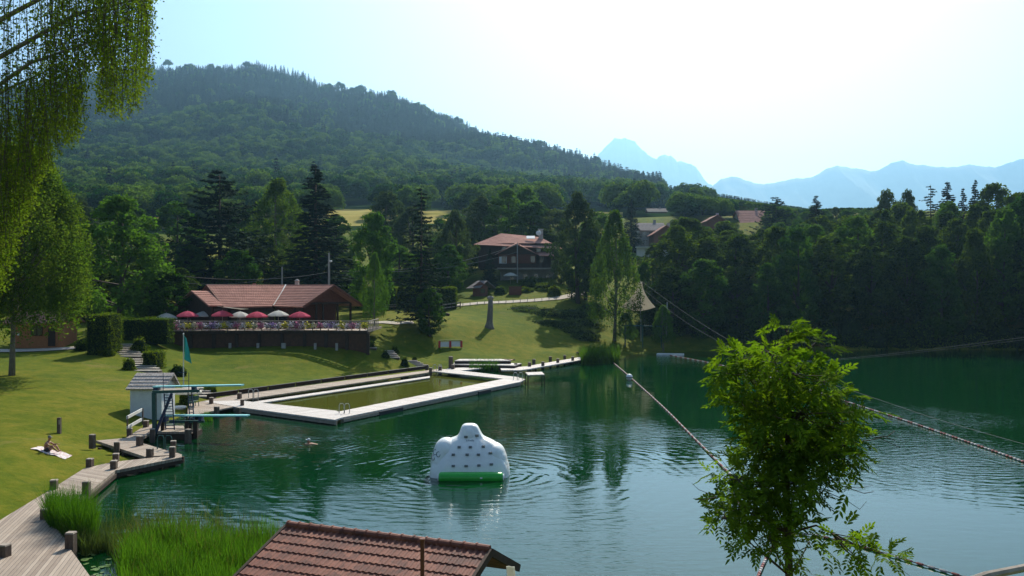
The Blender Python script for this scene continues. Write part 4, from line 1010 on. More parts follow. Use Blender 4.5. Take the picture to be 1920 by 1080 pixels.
wire(p2-Vector((0,0,1.4)),P(640,508,136),1.4,'lower overhead wire sagging left from the pole before the lodge',.035)
wire(p1-Vector((0,0,2.5)),P(300,512,118),1.0,'long wire running left from the concrete pole above the cafe',.03)
wire(p3-Vector((0,0,1)),P(240,510,120),1.5,'lower wire crossing the dark trees left of the short pole',.03)

# sail-like net, green beam
Yn=139
e=empty('shade_sail',(P(1195,0,Yn).x,Yn,gz(P(1195,0,Yn).x,Yn))); tag(e,'grey sail-shaped sheet hanging to a point between the birch and the dark wood','sail')
vs=[];fs=[]; K=12
for i in range(K+1):
    t=i/K; c=t**1.9
    x0=1199-c*34-2; x1=1203+c*25+1+8*t*(1-t)*0; 
    for j in range(K+1):
        u=j/K; px=x0+(x1-x0)*u; py=528+t*48+ (7*math.sin(PI*u))*t; 
        q=P(px,py,Yn+1.5*math.sin(PI*u)*t); vs.append(q)
for i in range(K):
    for j in range(K): a=i*(K+1)+j; fs.append((a,a+1,a+K+2,a+K+1))
mb=MB(); mb.add(vs,fs); mb.add([v+Vector((0,.03,0)) for v in vs],[f[::-1] for f in fs]); local(mb.build('sail_cloth',M['net'],e,smooth=True),e)
mb=MB(); a=P(1251,566,Yn); mb.tube([P(1249,632,Yn),a],.10,7); local(mb.build('support_pole',M['concrete'],e),e)
mb=MB(); mb.tube([P(1200,526,Yn),P(1202,640,Yn+.5)],.09,7); local(mb.build('support_pole',M['concrete'],e),e)
mb=MB(); mb.beam(P(1165,610,137.5),P(1247,612,137.5),.14,.18); 
for a in (1172,1205,1240): mb.beam(P(a,610,137.5),P(a,652,137.5),.14)
tag(mb.build('goal_frame',M['teal_steel']),'low green steel beam on posts at the water edge under the grey sail','frame')
apex=P(1202,526,Yn)
# cableway lines over the lake
def line_px(pts,Ys,r,m,name,label,cat='cable',n=10):
    w=[P(a,b,Y) for (a,b),Y in zip(pts,Ys)]; out=[]
    # Catmull-Rom
    for i in range(len(w)-1):
        p0=w[max(i-1,0)];p1_=w[i];p2_=w[i+1];p3_=w[min(i+2,len(w)-1)]
        for k in range(n):
            t=k/n; out.append(0.5*((2*p1_)+(p2_-p0)*t+(2*p0-5*p1_+4*p2_-p3_)*t*t+(3*p1_-p0-3*p2_+p3_)*t**3))
    out.append(w[-1]); mb=MB(); mb.tube(out,r,5); tag(mb.build(name,M[m]),label,cat); return out
line_px([(1202,527),(1290,590),(1380,645),(1480,693),(1620,740),(1770,790),(1990,852)],[139,115,96,84,72,62,51],.016,'cable','zip_cable','upper steel cable descending from the sail mast across the lake to the right')
line_px([(1203,540),(1280,600),(1375,655),(1430,683)],[139,118,101,94],.016,'cable','zip_cable','lower steel cable descending from the sail mast towards the foreground tree')
line_px([(1440,681),(1560,674),(1700,660),(1830,644),(2000,622)],[112,106,100,95,88],.018,'cable','tow_cable','grey-green cable rising to the right along the foot of the dark wood')
line_px([(1440,683),(1560,676),(1700,663),(1830,648),(2000,627)],[112,106,100,95,88],.013,'cable','tow_cable','thinner grey cable just beneath the rising one along the dark wood')
def G0(a,b): return G(a,b,0.03)
def float_line(pxs,r,label,bead=.42,rb=.09,z=.05,cols=('rope_red','rope_white')):
    pts=[G(a,b,z) for a,b in pxs]; w=[]
    for i in range(len(pts)-1):
        p0=pts[max(i-1,0)];a=pts[i];b=pts[i+1];p3_=pts[min(i+2,len(pts)-1)]; n=max(3,int((b-a).length/.6))
        for k in range(n):
            t=k/n; w.append(0.5*((2*a)+(b-p0)*t+(2*p0-5*a+4*b-p3_)*t*t+(3*a-p0-3*b+p3_)*t**3))
    w.append(pts[-1]); e=empty('float_line',w[0]); tag(e,label,'float line')
    mb=MB(); mb.tube(w,.025,5); local(mb.build('rope',M['cable'],e),e)
    # beads
    L=[0]; 
    for a,b in zip(w[:-1],w[1:]): L.append(L[-1]+(b-a).length)
    n=int(L[-1]/bead); fl=MB(); j=0
    for k in range(n):
        s=(k+.5)*bead
        while j<len(L)-2 and L[j+1]<s: j+=1
        t=(s-L[j])/max(1e-6,L[j+1]-L[j]); p=w[j].lerp(w[j+1],t); d=(w[j+1]-w[j]).normalized()
        fl.m = 0 if (k//2)%2==0 else 1
        fl.tube([p-d*bead*.36,p-d*bead*.2,p+d*bead*.2,p+d*bead*.36],[rb*.5,rb,rb,rb*.5],6)
    o=local(fl.build('floats',[M[cols[0]],M[cols[1]]],e),e); o['kind']='stuff'
    return e
float_line([(1143,674),(1178,704),(1240,760),(1300,820),(1352,872),(1415,935)],.1,'red and white float line running from the far reed clump towards the foreground tree',.34,.065)
float_line([(1240,663),(1330,680),(1420,701),(1500,725),(1590,754),(1690,786),(1790,820),(1920,866),(2050,915)],.1,'long red and white float line crossing the lake behind the foreground tree rightwards',.42,.075)
float_line([(1395,1160),(1420,1085),(1440,1040),(1462,1005)],.1,'short red and white float line rising at the left of the foreground tree trunk',.26,.06)
float_line([(1462,1005),(1510,1001),(1560,1010),(1600,1020),(1700,1050),(1790,1076),(1900,1110)],.1,'red and white float line leading right from the foreground tree trunk to the bottom edge',.45,.05)
# jetty-like pale floating pontoon far away and buoy
mb=MB(); q0=G(1232,664,.1);q1=G(1282,665,.1); mb.beam(q0,q1,1.4,.22); tag(mb.build('floating_pontoon',M['white_paint']),'pale floating pontoon lying low on the water below the grey sail','pontoon')
q=G(1180,713,0); e=empty('marker_buoy',(q.x,q.y,0)); tag(e,'round white buoy with dark band floating on the red and white line','buoy')
mb=MB(); mb.ball((0,0,.34),.36,12,8); mb.build('float_ball',M['white_plastic'],e,smooth=True); mb=MB(); mb.lathe((0,0,.27),[(.365,0),(.365,.09)],12); mb.build('band',M['black_cloth'],e)
# handrail at bottom right
mb=MB(); mb.tube([P(1790,1100,9),P(1850,1079,9.2),P(1920,1065,9.6),P(2050,1050,10.5)],.045,8); 
tag(mb.build('handrail',M['wood_grey']),'pale round handrail crossing the bottom right corner','handrail')

# ---------------------------------------------------------------- trees
def crown_env(t, kind):
    if kind=='round': return np.sin(PI*np.clip(t,0,1)**0.85)**0.55
    if kind=='oval':  return np.sin(PI*np.clip(t,0,1)**0.75)**0.7
    if kind=='tall':  return np.sin(PI*np.clip(t,0,1)**0.65)**0.8
def trunk_mesh(name, hgt, r0, r1, tips, m, rng, lean=0.03):
    mb=MB(); n=7; pts=[]; rad=[]
    for i in range(n):
        t=i/(n-1); pts.append((lean*hgt*math.sin(t*2.2),lean*hgt*.5*math.sin(t*3),-.4 if i==0 else hgt*t)); rad.append(r0*1.3 if i==0 else r0+(r1-r0)*t)
    mb.tube(pts,rad,8)
    for tip in tips:
        tip=Vector(tip); zt=min(hgt*.95,max(hgt*.2,tip.z*rng.uniform(.45,.8))); k=zt/hgt
        a=Vector((lean*hgt*math.sin(k*2.2),lean*hgt*.5*math.sin(k*3),zt)); mid=a.lerp(tip,.5)+Vector((0,0,-.06*(tip-a).length+.3))
        rr=(r0+(r1-r0)*k)*.5; mb.tube([a,mid,tip],[rr,rr*.6,rr*.2],5)
    return mb.mesh(name,m,True)
def broad_mesh(seed, Wd=10.0, Ht=18.0, z0f=.05, nclump=125, nleaf=85, leaf=.52, kind='round', m='broad', droop=0.0, cr=.112):
    "crown mesh and trunk mesh of a broadleaf tree, foot at the origin"
    rng=np.random.default_rng(seed); cl=[]
    ph=rng.uniform(0,6.28,4)
    while len(cl)<nclump:
        t=rng.uniform(0.02,.98); a=rng.uniform(0,2*PI); e=crown_env(t,kind)*(1+.22*math.sin(2*a+ph[0]+t*5)+.16*math.sin(3*a+ph[1]-t*8))
        rr=math.sqrt(rng.uniform(.12,1.0)); 
        if rng.random()<.75: rr=rng.uniform(.72,1.0)
        r=Wd/2*e*rr*.86; z=Ht*(z0f+(1-z0f)*t*.95)
        cl.append((r*math.cos(a),r*math.sin(a),z))
    cl=np.array(cl); rc=Wd*cr*rng.uniform(.6,1.25,len(cl)); rc=rc*(.75+.35*(1-cl[:,2]/Ht))
    C=[];N=[];Sz=[]
    for c,r in zip(cl,rc):
        d=unit(rng,nleaf); d[:,2]=d[:,2]*.9+.12; rad=r*rng.uniform(.35,1.08,(nleaf,1))**.6
        p=c+d*rad*np.array([1,1,.95+droop]); out=c*np.array([1,1,.3]); out/=max(1e-3,np.linalg.norm(out))
        C.append(p); N.append(d*.7+out*.3+np.array([0,0,.15])+rng.normal(size=d.shape)*.7); Sz.append(leaf*rng.uniform(.6,1.3,nleaf))
    V,Q=cards(np.concatenate(C),np.concatenate(N),np.concatenate(Sz),rng,.6)
    me=np_mesh('crown',V,Q,M[m]); tips=[tuple(cl[i]) for i in rng.choice(len(cl),14,replace=False)]
    return me, trunk_mesh('trunk',Ht*.8,Wd*.03+.06,.06,tips,M['bark'],rng)
def birch_mesh(seed, Wd=7.0, Ht=17.0, z0f=.12, nst=520, leaf=.26, m='birch', kind='tall', drop=(1.0,3.0), lps=30):
    rng=np.random.default_rng(seed); C=[];N=[]; tips=[]; ph=rng.uniform(0,6.28,3)
    for i in range(nst):
        t=rng.uniform(.12,.97); a=rng.uniform(0,2*PI); e=crown_env(t,kind)*(1+.2*math.sin(2*a+ph[0]+t*5)+.14*math.sin(4*a+ph[1]+t*9))
        r=Wd/2*e*rng.uniform(.35,1)**.5; z=Ht*(z0f+(1-z0f)*t); L=rng.uniform(*drop)*(1.1-t*.75)
        k=np.sort(rng.uniform(0,1,lps)); x=r*math.cos(a); y=r*math.sin(a); bow=.10*L
        p=np.stack([x+bow*np.sin(k*1.6)*math.cos(a),y+bow*np.sin(k*1.6)*math.sin(a),z-L*k+.15],1)+rng.normal(size=(lps,3))*np.array([.10+.05*Wd/7,.10+.05*Wd/7,.1])
        C.append(p); N.append(rng.normal(size=(lps,3))+np.array([math.cos(a),math.sin(a),.4])*.6)
        if i%34==0: tips.append((x*.8,y*.8,z))
    C=np.concatenate(C); C[:,2]=np.maximum(C[:,2],.5); V,Q=cards(C,np.concatenate(N),leaf*rng.uniform(.6,1.3,len(C)),rng,.6)
    return np_mesh('crown',V,Q,M[m]), trunk_mesh('trunk',Ht*.93,.24,.04,tips,M['bark_pale'],rng,.02)
def spruce_mesh(seed, Wd=7.0, Ht=20.0, lev=30, nb=11, m='needle', irr=.15, z0f=.06, droop=.35, leaf=.5, dens=16, power=.85):
    rng=np.random.default_rng(seed); C=[];N=[];T=[];Sz=[]; mb=MB(); mb.tube([(0,0,-.4),(0,0,Ht*.5),(0,0,Ht)],[.28,.16,.02],7)
    for i in range(lev):
        t=(i+.3)/lev; z=Ht*(z0f+(1-z0f)*t); L0=Wd/2*(1-t)**power+.18
        for b in range(max(4,int(nb*(1-t*.5)))):
            a=2*PI*b/nb+i*1.1+rng.normal()*.2; L=L0*(1+rng.normal()*irr); 
            if rng.random()<irr*.5: L*=.5
            k=np.sqrt(rng.uniform(.01,1,dens)); zz=z-droop*L*k+.22*L*k**3+rng.normal(size=dens)*.05
            w=rng.normal(size=dens)*.16*L*(1.05-k)
            p=np.stack([L*k*math.cos(a)-w*math.sin(a),L*k*math.sin(a)+w*math.cos(a),zz-rng.uniform(0,.3,dens)*(.3+.2*L/3)],1)
            C.append(p); N.append(np.array([math.cos(a)*.25,math.sin(a)*.25,1.0])+rng.normal(size=(dens,3))*.35)
            T.append(np.tile([math.cos(a),math.sin(a),-.45],(dens,1))+rng.normal(size=(dens,3))*.35); Sz.append(leaf*(.6+.5*(1-t))*rng.uniform(.6,1.3,dens))
            if b%3==0: mb.tube([(0,0,z),(L*.75*math.cos(a),L*.75*math.sin(a),z-droop*L*.5)],[.05,.015],4)
    V,Q=cards(np.concatenate(C),np.concatenate(N),np.concatenate(Sz),rng,.42,np.concatenate(T))
    return np_mesh('crown',V,Q,M[m]), mb.mesh('trunk',M['bark'],True)
PROTO={}
def proto(kind, build, Wd, Ht):
    PROTO[kind]=dict(m=build,W=Wd,H=Ht)
proto('broad_a',broad_mesh(11),10,18); proto('broad_b',broad_mesh(12,nclump=140,kind='oval',cr=.10),10,18); proto('broad_c',broad_mesh(13,kind='oval',m='olive'),10,18)
proto('bright',broad_mesh(14,kind='oval',m='bright',leaf=.46,z0f=.02),10,18); proto('olive',broad_mesh(15,kind='tall',m='olive',cr=.10,nclump=150,leaf=.42),10,18)
proto('wood_a',broad_mesh(16,m='woodland'),10,18); proto('wood_b',broad_mesh(17,m='woodland',kind='oval',nclump=135,nleaf=80),10,18); proto('wood_c',broad_mesh(18,m='broad',kind='oval',nclump=130,nleaf=80,z0f=.04),10,18)
proto('birch_a',birch_mesh(21),7,17); proto('birch_b',birch_mesh(22,Wd=7,nst=600,m='bright',drop=(.8,2.2)),7,17)
proto('spruce_a',spruce_mesh(31,lev=46,nb=15,dens=26,leaf=.62),7,20); proto('spruce_b',spruce_mesh(32,irr=.38,lev=34,nb=11,droop=.3,dens=26,leaf=.6,power=.7),7,20); proto('cedar',spruce_mesh(33,Wd=12,Ht=18,lev=30,nb=15,irr=.38,droop=.14,leaf=.66,dens=60,power=.66),12,18)
def tree(kind, px, ytop, Y, wpx, label, name='broadleaf_tree', cat='tree', group=None, z0=None, rz=None, X=None):
    p=PROTO[kind]; x=P(px,0,Y).x if X is None else X; zg=gz(x,Y) if z0 is None else z0
    ht=P(0,ytop,Y).z-zg; wd=wpx*Y/F; e=empty(name,(x,Y,zg),(px*1.7+Y) if rz is None else rz); tag(e,label,cat,group)
    e.scale=(wd/p['W'],wd/p['W'],ht/p['H'])
    ob('crown',p['m'][0],e); ob('trunk',p['m'][1],e); return e
# left side
tree('bright',222,352,113,178,'bright green broadleaf tree between the weeping birch and the cafe chalet')
tree('broad_b',318,505,116,110,'low bushy dark tree just left of the chalet annex')
tree('cedar',412,318,150,210,'broad dark cedar-like conifer with layered flat branches behind the chalet',name='conifer_tree')
tree('birch_a',522,330,165,120,'tall yellowish birch between the cedar and the dark spruce',name='birch_tree')
tree('spruce_a',592,308,146,150,'tall dark pointed spruce rising behind the chalet roof',name='spruce_tree')
tree('bright',700,386,137,104,'bright green slender tree at the right corner of the terrace, crown full down its trunk',name='broadleaf_tree')
tree('birch_b',702,470,121,46,'thin leafy trunk of young tree standing at the terrace corner steps')
tree('spruce_b',790,350,124,96,'dark ragged spruce with bare lower trunk on the sunny lawn',name='spruce_tree')
tree('broad_a',806,538,121,62,'small round tree on the lawn at the foot of the ragged spruce')
tree('olive',1084,352,158,108,'tall grey-green poplar standing right of the lodge')
tree('birch_a',1152,388,139,92,'slender birch with drooping green crown on the shore before the grey sail',name='birch_tree')
tree('birch_b',1172,585,138,40,'young thin tree leaning at the shore just left of the grey sail')
tree('birch_b',1244,570,137.5,44,'young pale-leaved tree in front of the right edge of the grey sail')
tree('spruce_a',918,466,168,34,'narrow dark spruce in front of the left end of the lodge',name='spruce_tree')
tree('spruce_a',1184,372,230,48,'dark narrow spruce behind the shore birch',name='spruce_tree')
tree('broad_a',1281,378,290,52,'lone round tree on the meadow behind the red-brown barn')
tree('broad_a',655,505,160,60,'rounded shrub-like tree between concrete pole and slender bright tree')
tree('olive',852,388,172,84,'grey-green tree behind the hedge left of the lodge')
tree('wood_c',842,455,160,70,'dark green tree at the edge of the hedge left of the kiosk')
tree('cedar',1455,368,222,96,'dark spreading conifer rising behind the pink roof in the wood',name='conifer_tree')
tree('spruce_a',1530,366,212,70,'isolated dark spruce tip over the middle of the wood',name='spruce_tree')
tree('broad_c',1662,350,198,64,'pale feathery tree poking above the wood, left of its twin')
tree('broad_c',1702,350,202,48,'pale feathery tree poking above the wood, right of its twin')
tree('spruce_b',1745,346,196,66,'thin ragged spruce above the right part of the wood',name='spruce_tree')
tree('spruce_a',1776,340,192,84,'thick dark spruce above the right part of the wood',name='spruce_tree')
tree('spruce_a',1806,352,188,54,'small pointed spruce between two taller ones in the wood',name='spruce_tree')
tree('spruce_a',1828,336,184,60,'tallest slender spruce near the right end of the wood',name='spruce_tree')
tree('wood_c',1098,432,161,88,'dark low tree directly behind the grey-green poplar')
tree('olive',1226,452,168,66,'grey-green tree behind the grey sail, below the red-brown barn')
tree('broad_b',1207,486,152,44,'small round tree just left of the top of the grey sail')
tree('broad_c',1052,470,172,40,'loose tree at the right corner of the lodge')
# belt of trees behind chalet and lodge
rr=random.Random(7)
belt=[(60,395),(150,372),(250,385),(330,372),(470,380),(545,372),(630,400),(725,352),(770,380),(850,395),(905,362),(950,350),(1000,372),(1045,385),(1120,392),(985,345)]
for i,(px,yt) in enumerate(belt):
    tree(rr.choice(['broad_a','broad_b','broad_c','wood_c','olive']),px,yt+rr.uniform(-3,6),rr.uniform(192,225),rr.uniform(92,125),ordw(i)+' tree of the belt behind chalet and lodge, '+('behind the left part' if px<500 else 'behind the middle' if px<850 else 'behind the lodge'),group='belt of broadleaf trees behind chalet and lodge')
b2=[(0,450),(100,468),(190,478),(285,470),(360,455),(445,465),(500,440),(560,480),(640,478),(745,455),(790,470),(830,440),(905,420),(1015,425),(1110,440),(1165,470)]
for i,(px,yt) in enumerate(b2):
    tree(rr.choice(['wood_a','wood_b','wood_c','broad_b']),px,yt,rr.uniform(192,205) if px>880 else rr.uniform(165,182) if px>600 else rr.uniform(138,160),rr.uniform(85,115),ordw(i)+' dark lower tree from the left in the shaded row behind the chalets',group='shaded lower trees behind the chalets')
for i,(px,yt,Y_) in enumerate([(30,500,128),(85,470,130),(140,500,126),(185,480,132),(235,500,128),(285,480,133),(335,498,130)]):
    tree('wood_a' if i%2 else 'wood_b',px,yt,Y_,100,ordw(i)+' dark bushy tree from the left behind the cabin and block hedge',group='dark trees behind the cabin and the block hedge')
# the wood on the far right shore
def woodtop(px): return float(np.interp(px,[1240,1268,1305,1370,1440,1500,1560,1640,1700,1760,1830,1880,1920,2200],[520,428,410,430,425,404,402,392,398,392,376,352,342,320]))
k=0
for r,(Y,dy,step) in enumerate(((145,34,62),(155,12,66),(168,0,70),(184,-6,74))):
    px=1258+r*14; row=['front row','second row','third row','rear row'][r]; n=0
    while px<2150:
        w=rr.uniform(88,125); h=woodtop(px)+dy-6+rr.uniform(-14,20)+ (30 if r==0 and rr.random()<.3 else 0)
        tree(rr.choice(['wood_a','wood_b','wood_a','wood_b','wood_c']),px,h,Y+rr.uniform(-2,4),w,ordw(n)+' tree from the left in the '+row+' of the far dark wood',group='trees of the dark wood on the right shore')
        n+=1; px+=step*rr.uniform(.8,1.2)
for i,(px,yt) in enumerate([(1285,385),(1318,380),(1352,384),(1388,386),(1424,388),(1460,386),(1498,392),(1535,398)]):
    tree(['broad_a','wood_c','broad_b','olive'][i%4],px,yt,282+rr.uniform(-4,6),rr.uniform(46,62),ordw(i)+' hazy tree from the left behind the roofs above the wood',group='hazy trees behind the roofs above the wood')
for i,(px,yt) in enumerate([(1290,418),(1322,422),(1372,424),(1462,414),(1500,410),(1545,408),(1590,405)]):
    tree(['wood_c','broad_a','wood_a'][i%3],px,yt,205+rr.uniform(-4,6),rr.uniform(62,80),ordw(i)+' tree from the left in front of the roofs above the wood',group='trees just in front of the roofs above the wood')
for i,px in enumerate(range(1452,1660,19)):
    tree(['broad_a','wood_c','olive','broad_b'][i%4],px,float(np.interp(px,[1450,1500,1560,1660],[384,388,392,392]))+rr.uniform(-6,7),250+rr.uniform(-8,8),rr.uniform(44,64),ordw(i)+' small tree from the left on the crest behind the dark wood',group='small trees on the crest behind the dark wood')
# far hill: individual trees on its lower edge, then the forest mass
def simple_tree(name, kind, seed, m):
    rng=np.random.default_rng(seed)
    if kind=='c':
        C=[];N=[];T=[];Sz=[]
        for i in range(15):
            t=i/15; L=2.9*(1-t)**.9+.2; nb=10
            for b in range(nb):
                a=2*PI*b/nb+i; k=np.array([.35,.75,1.0]); kk=len(k); l=L*(1+rng.normal()*.15)
                C.append(np.stack([l*k*math.cos(a),l*k*math.sin(a),16*(.05+.95*t)-.35*l*k+rng.normal(size=kk)*.1],1)); N.append(np.array([math.cos(a)*.5,math.sin(a)*.5,.8])+rng.normal(size=(kk,3))*.3); T.append(np.tile([math.cos(a),math.sin(a),-.6],(kk,1))); Sz.append(np.full(kk,1.5*(1-t*.5)))
        V,Q=cards(np.concatenate(C),np.concatenate(N),np.concatenate(Sz),rng,.5,np.concatenate(T))
    else:
        n=1300; cl=[]; 
        for _ in range(34):
            d=unit(rng,1)[0]; d[2]=abs(d[2])*1.0-.25; cl.append(d*np.array([3.9,3.9,4.6])*rng.uniform(.7,1.05)+np.array([0,0,7.5]))
        cl=np.array(cl); id_=rng.integers(0,len(cl),n); d=unit(rng,n); d[:,2]=np.abs(d[:,2])*1.1-.25
        C=cl[id_]+d*2.0*rng.uniform(.6,1,(n,1)); N=d+rng.normal(size=(n,3))*.4+np.array([0,0,.3]); V,Q=cards(C,N,.95*rng.uniform(.6,1.3,n),rng,.7)
    me=np_mesh(name,V,Q,M[m])
    return me
M['hill_broad']=leafmat('hill_broadleaf_leaves',(0.010,0.045,0.006),(0.085,0.14,0.014),0.38,scale=0.03,rnd=1.6)
M['hill_conifer']=leafmat('hill_conifer_needles',(0.003,0.014,0.008),(0.016,0.034,0.012),0.12,scale=0.03,rnd=1.6)
hb=[simple_tree('hill_crown','b',40+i,'hill_broad') for i in range(3)]; hc=[simple_tree('hill_conifer','c',50+i,'hill_conifer') for i in range(2)]
hr=np.random.default_rng(99)
def vis_noise(x,y): return math.sin(x*.013+1.3)*math.cos(y*.009)+.6*math.sin(x*.031+y*.021)
fields=[(640,700),(815,842),(1062,1130),(1222,1256)]
def inst(px,y,me,s,name,label,group):
    x=(px-960)/F*y; z=float(hill_z(np.array([x]),np.array([y]))[0]) if y>285 else gz(x,y)
    o=ob(name,me,None,(x,y,z-.3)); o.scale=(s*hr.uniform(.85,1.15),s*hr.uniform(.85,1.15),s); o.rotation_euler=(0,0,hr.uniform(0,6.28)); tag(o,label,'tree',group)
protoobs=[]
cnt=0
for i in range(235):
    px=hr.uniform(-60,1330); y=hr.uniform(436,520)
    con=hr.random()<.10
    s=hr.uniform(.8,1.45)*(1.15 if px<600 else 1.0)
    inst(px,y,hc[i%2] if con else hb[i%3],s,'hill_conifer' if con else 'hill_tree','hazy '+('conifer' if con else 'broadleaf tree')+' in the first rows of forest at the foot of the big hill','trees along the foot of the forested hill'); cnt+=1
for i in range(46):
    px=hr.uniform(-60,1330); y=hr.uniform(300,350)
    if any(a-12<px<b+12 for a,b in fields): continue
    inst(px,y,hb[i%3],hr.uniform(.55,.9),'meadow_tree','broadleaf tree scattered along the near edge of the pale meadow strip','trees along the near edge of the meadow')
def forest(name,label,meshes,gen,kind='stuff'):
    pts,scl,rot=gen; me=bpy.data.meshes.new(name); me.vertices.add(len(pts)); me.vertices.foreach_set('co',np.asarray(pts,np.float32).ravel())
    a=me.attributes.new('scl','FLOAT','POINT'); a.data.foreach_set('value',np.asarray(scl,np.float32)); b=me.attributes.new('rot','FLOAT','POINT'); b.data.foreach_set('value',np.asarray(rot,np.float32)); me.update()
    o=ob(name,me); tag(o,kind='stuff')
    ng=bpy.data.node_groups.new(name,'GeometryNodeTree'); ng.interface.new_socket('Geometry',in_out='INPUT',socket_type='NodeSocketGeometry'); ng.interface.new_socket('Geometry',in_out='OUTPUT',socket_type='NodeSocketGeometry')
    nn=ng.nodes; li=nn.new('NodeGroupInput'); lo=nn.new('NodeGroupOutput'); ip=nn.new('GeometryNodeInstanceOnPoints'); jg=nn.new('GeometryNodeJoinGeometry')
    for src in meshes:
        oi=nn.new('GeometryNodeObjectInfo'); oi.inputs['Object'].default_value=src; oi.inputs['As Instance'].default_value=False; oi.transform_space='ORIGINAL'
        g=nn.new('GeometryNodeGeometryToInstance'); ng.links.new(oi.outputs['Geometry'],g.inputs[0]); ng.links.new(g.outputs[0],jg.inputs[0])
    ng.links.new(li.outputs[0],ip.inputs['Points']); ng.links.new(jg.outputs[0],ip.inputs['Instance']); ip.inputs['Pick Instance'].default_value=True
    na=nn.new('GeometryNodeInputNamedAttribute'); na.data_type='FLOAT'; na.inputs[0].default_value='scl'
    nb=nn.new('GeometryNodeInputNamedAttribute'); nb.data_type='FLOAT'; nb.inputs[0].default_value='rot'
    cx=nn.new('ShaderNodeCombineXYZ'); ng.links.new(nb.outputs['Attribute'],cx.inputs[2])
    rs=nn.new('FunctionNodeRandomValue'); rs.data_type='INT'; rs.inputs[4].default_value=0; rs.inputs[5].default_value=len(meshes)-1
    ng.links.new(rs.outputs[2],ip.inputs['Instance Index'])
    ng.links.new(na.outputs['Attribute'],ip.inputs['Scale']); ng.links.new(cx.outputs[0],ip.inputs['Rotation']); ng.links.new(ip.outputs[0],lo.inputs[0])
    md=o.modifiers.new('forest','NODES'); md.node_group=ng; return o
bp=([],[],[]); cp_=([],[],[])
N_=20000
pxs=hr.uniform(-260,1600,N_); yy=hr.uniform(0,1,N_); Ymax=np.interp(pxs,[0,400,900,1300,1600],[1960,1900,1550,1040,740]); yy=500+(Ymax-500)*yy**.75
xx=(pxs-960)/F*yy; zz_=hill_z(xx,yy)
for x,y,z,px,ym in zip(xx,yy,zz_,pxs,Ymax):
    t=(y-500)/(ym-500); n=vis_noise(x,y)
    pc=np.clip((t-.40)*6+n*.40,0.06,.95) if px<1250 else .15
    if t>.90: pc=.95
    big=1.0+.35*(y>1000)
    if hr.random()<pc: cp_[0].append((x,y,z-.5)); cp_[1].append(hr.uniform(.8,1.45)*big*(.66 if t>.88 else 1)); cp_[2].append(hr.uniform(0,6.28))
    else: bp[0].append((x,y,z-.5)); bp[1].append(hr.uniform(.8,1.65)*big); bp[2].append(hr.uniform(0,6.28))
for i in range(4200):
    px=hr.uniform(-150,1640); y=hr.uniform(300,436)
    if i>2600: px=hr.uniform(1270,1640); y=hr.uniform(262,436)
    if any(a-14<px<b_+14 for a,b_ in fields) or (1372<px<1460 and y<290): continue
    x=(px-960)/F*y; bp[0].append((x,y,float(hz(np.array([x]),np.array([y]))[0])-.3)); bp[1].append(hr.uniform(.45,1.1)); bp[2].append(hr.uniform(0,6.28))
for L_ in (bp,cp_):
    for k_,(q_,s0_) in enumerate(zip(L_[0],L_[1])):
        px_=960+F*q_[0]/q_[1]
        if px_>1240:
            cap=10+(540-float(np.interp(px_,[1240,1320,1430,1500,1560,1600],[352,364,380,391,404,425])))*q_[1]/F-q_[2]
            L_[1][k_]=max(.12,min(s0_,cap/13.0))
ho=[o for o in COL.objects if o.name.startswith('hill_tree')]; co_=[o for o in COL.objects if o.name.startswith('hill_conifer')]
def pick(objs,meshes): return [next(o for o in objs if o.data==m) for m in meshes]
forest('broadleaf_forest','',pick(ho,hb),bp); forest('conifer_forest','',pick(co_,hc),cp_)

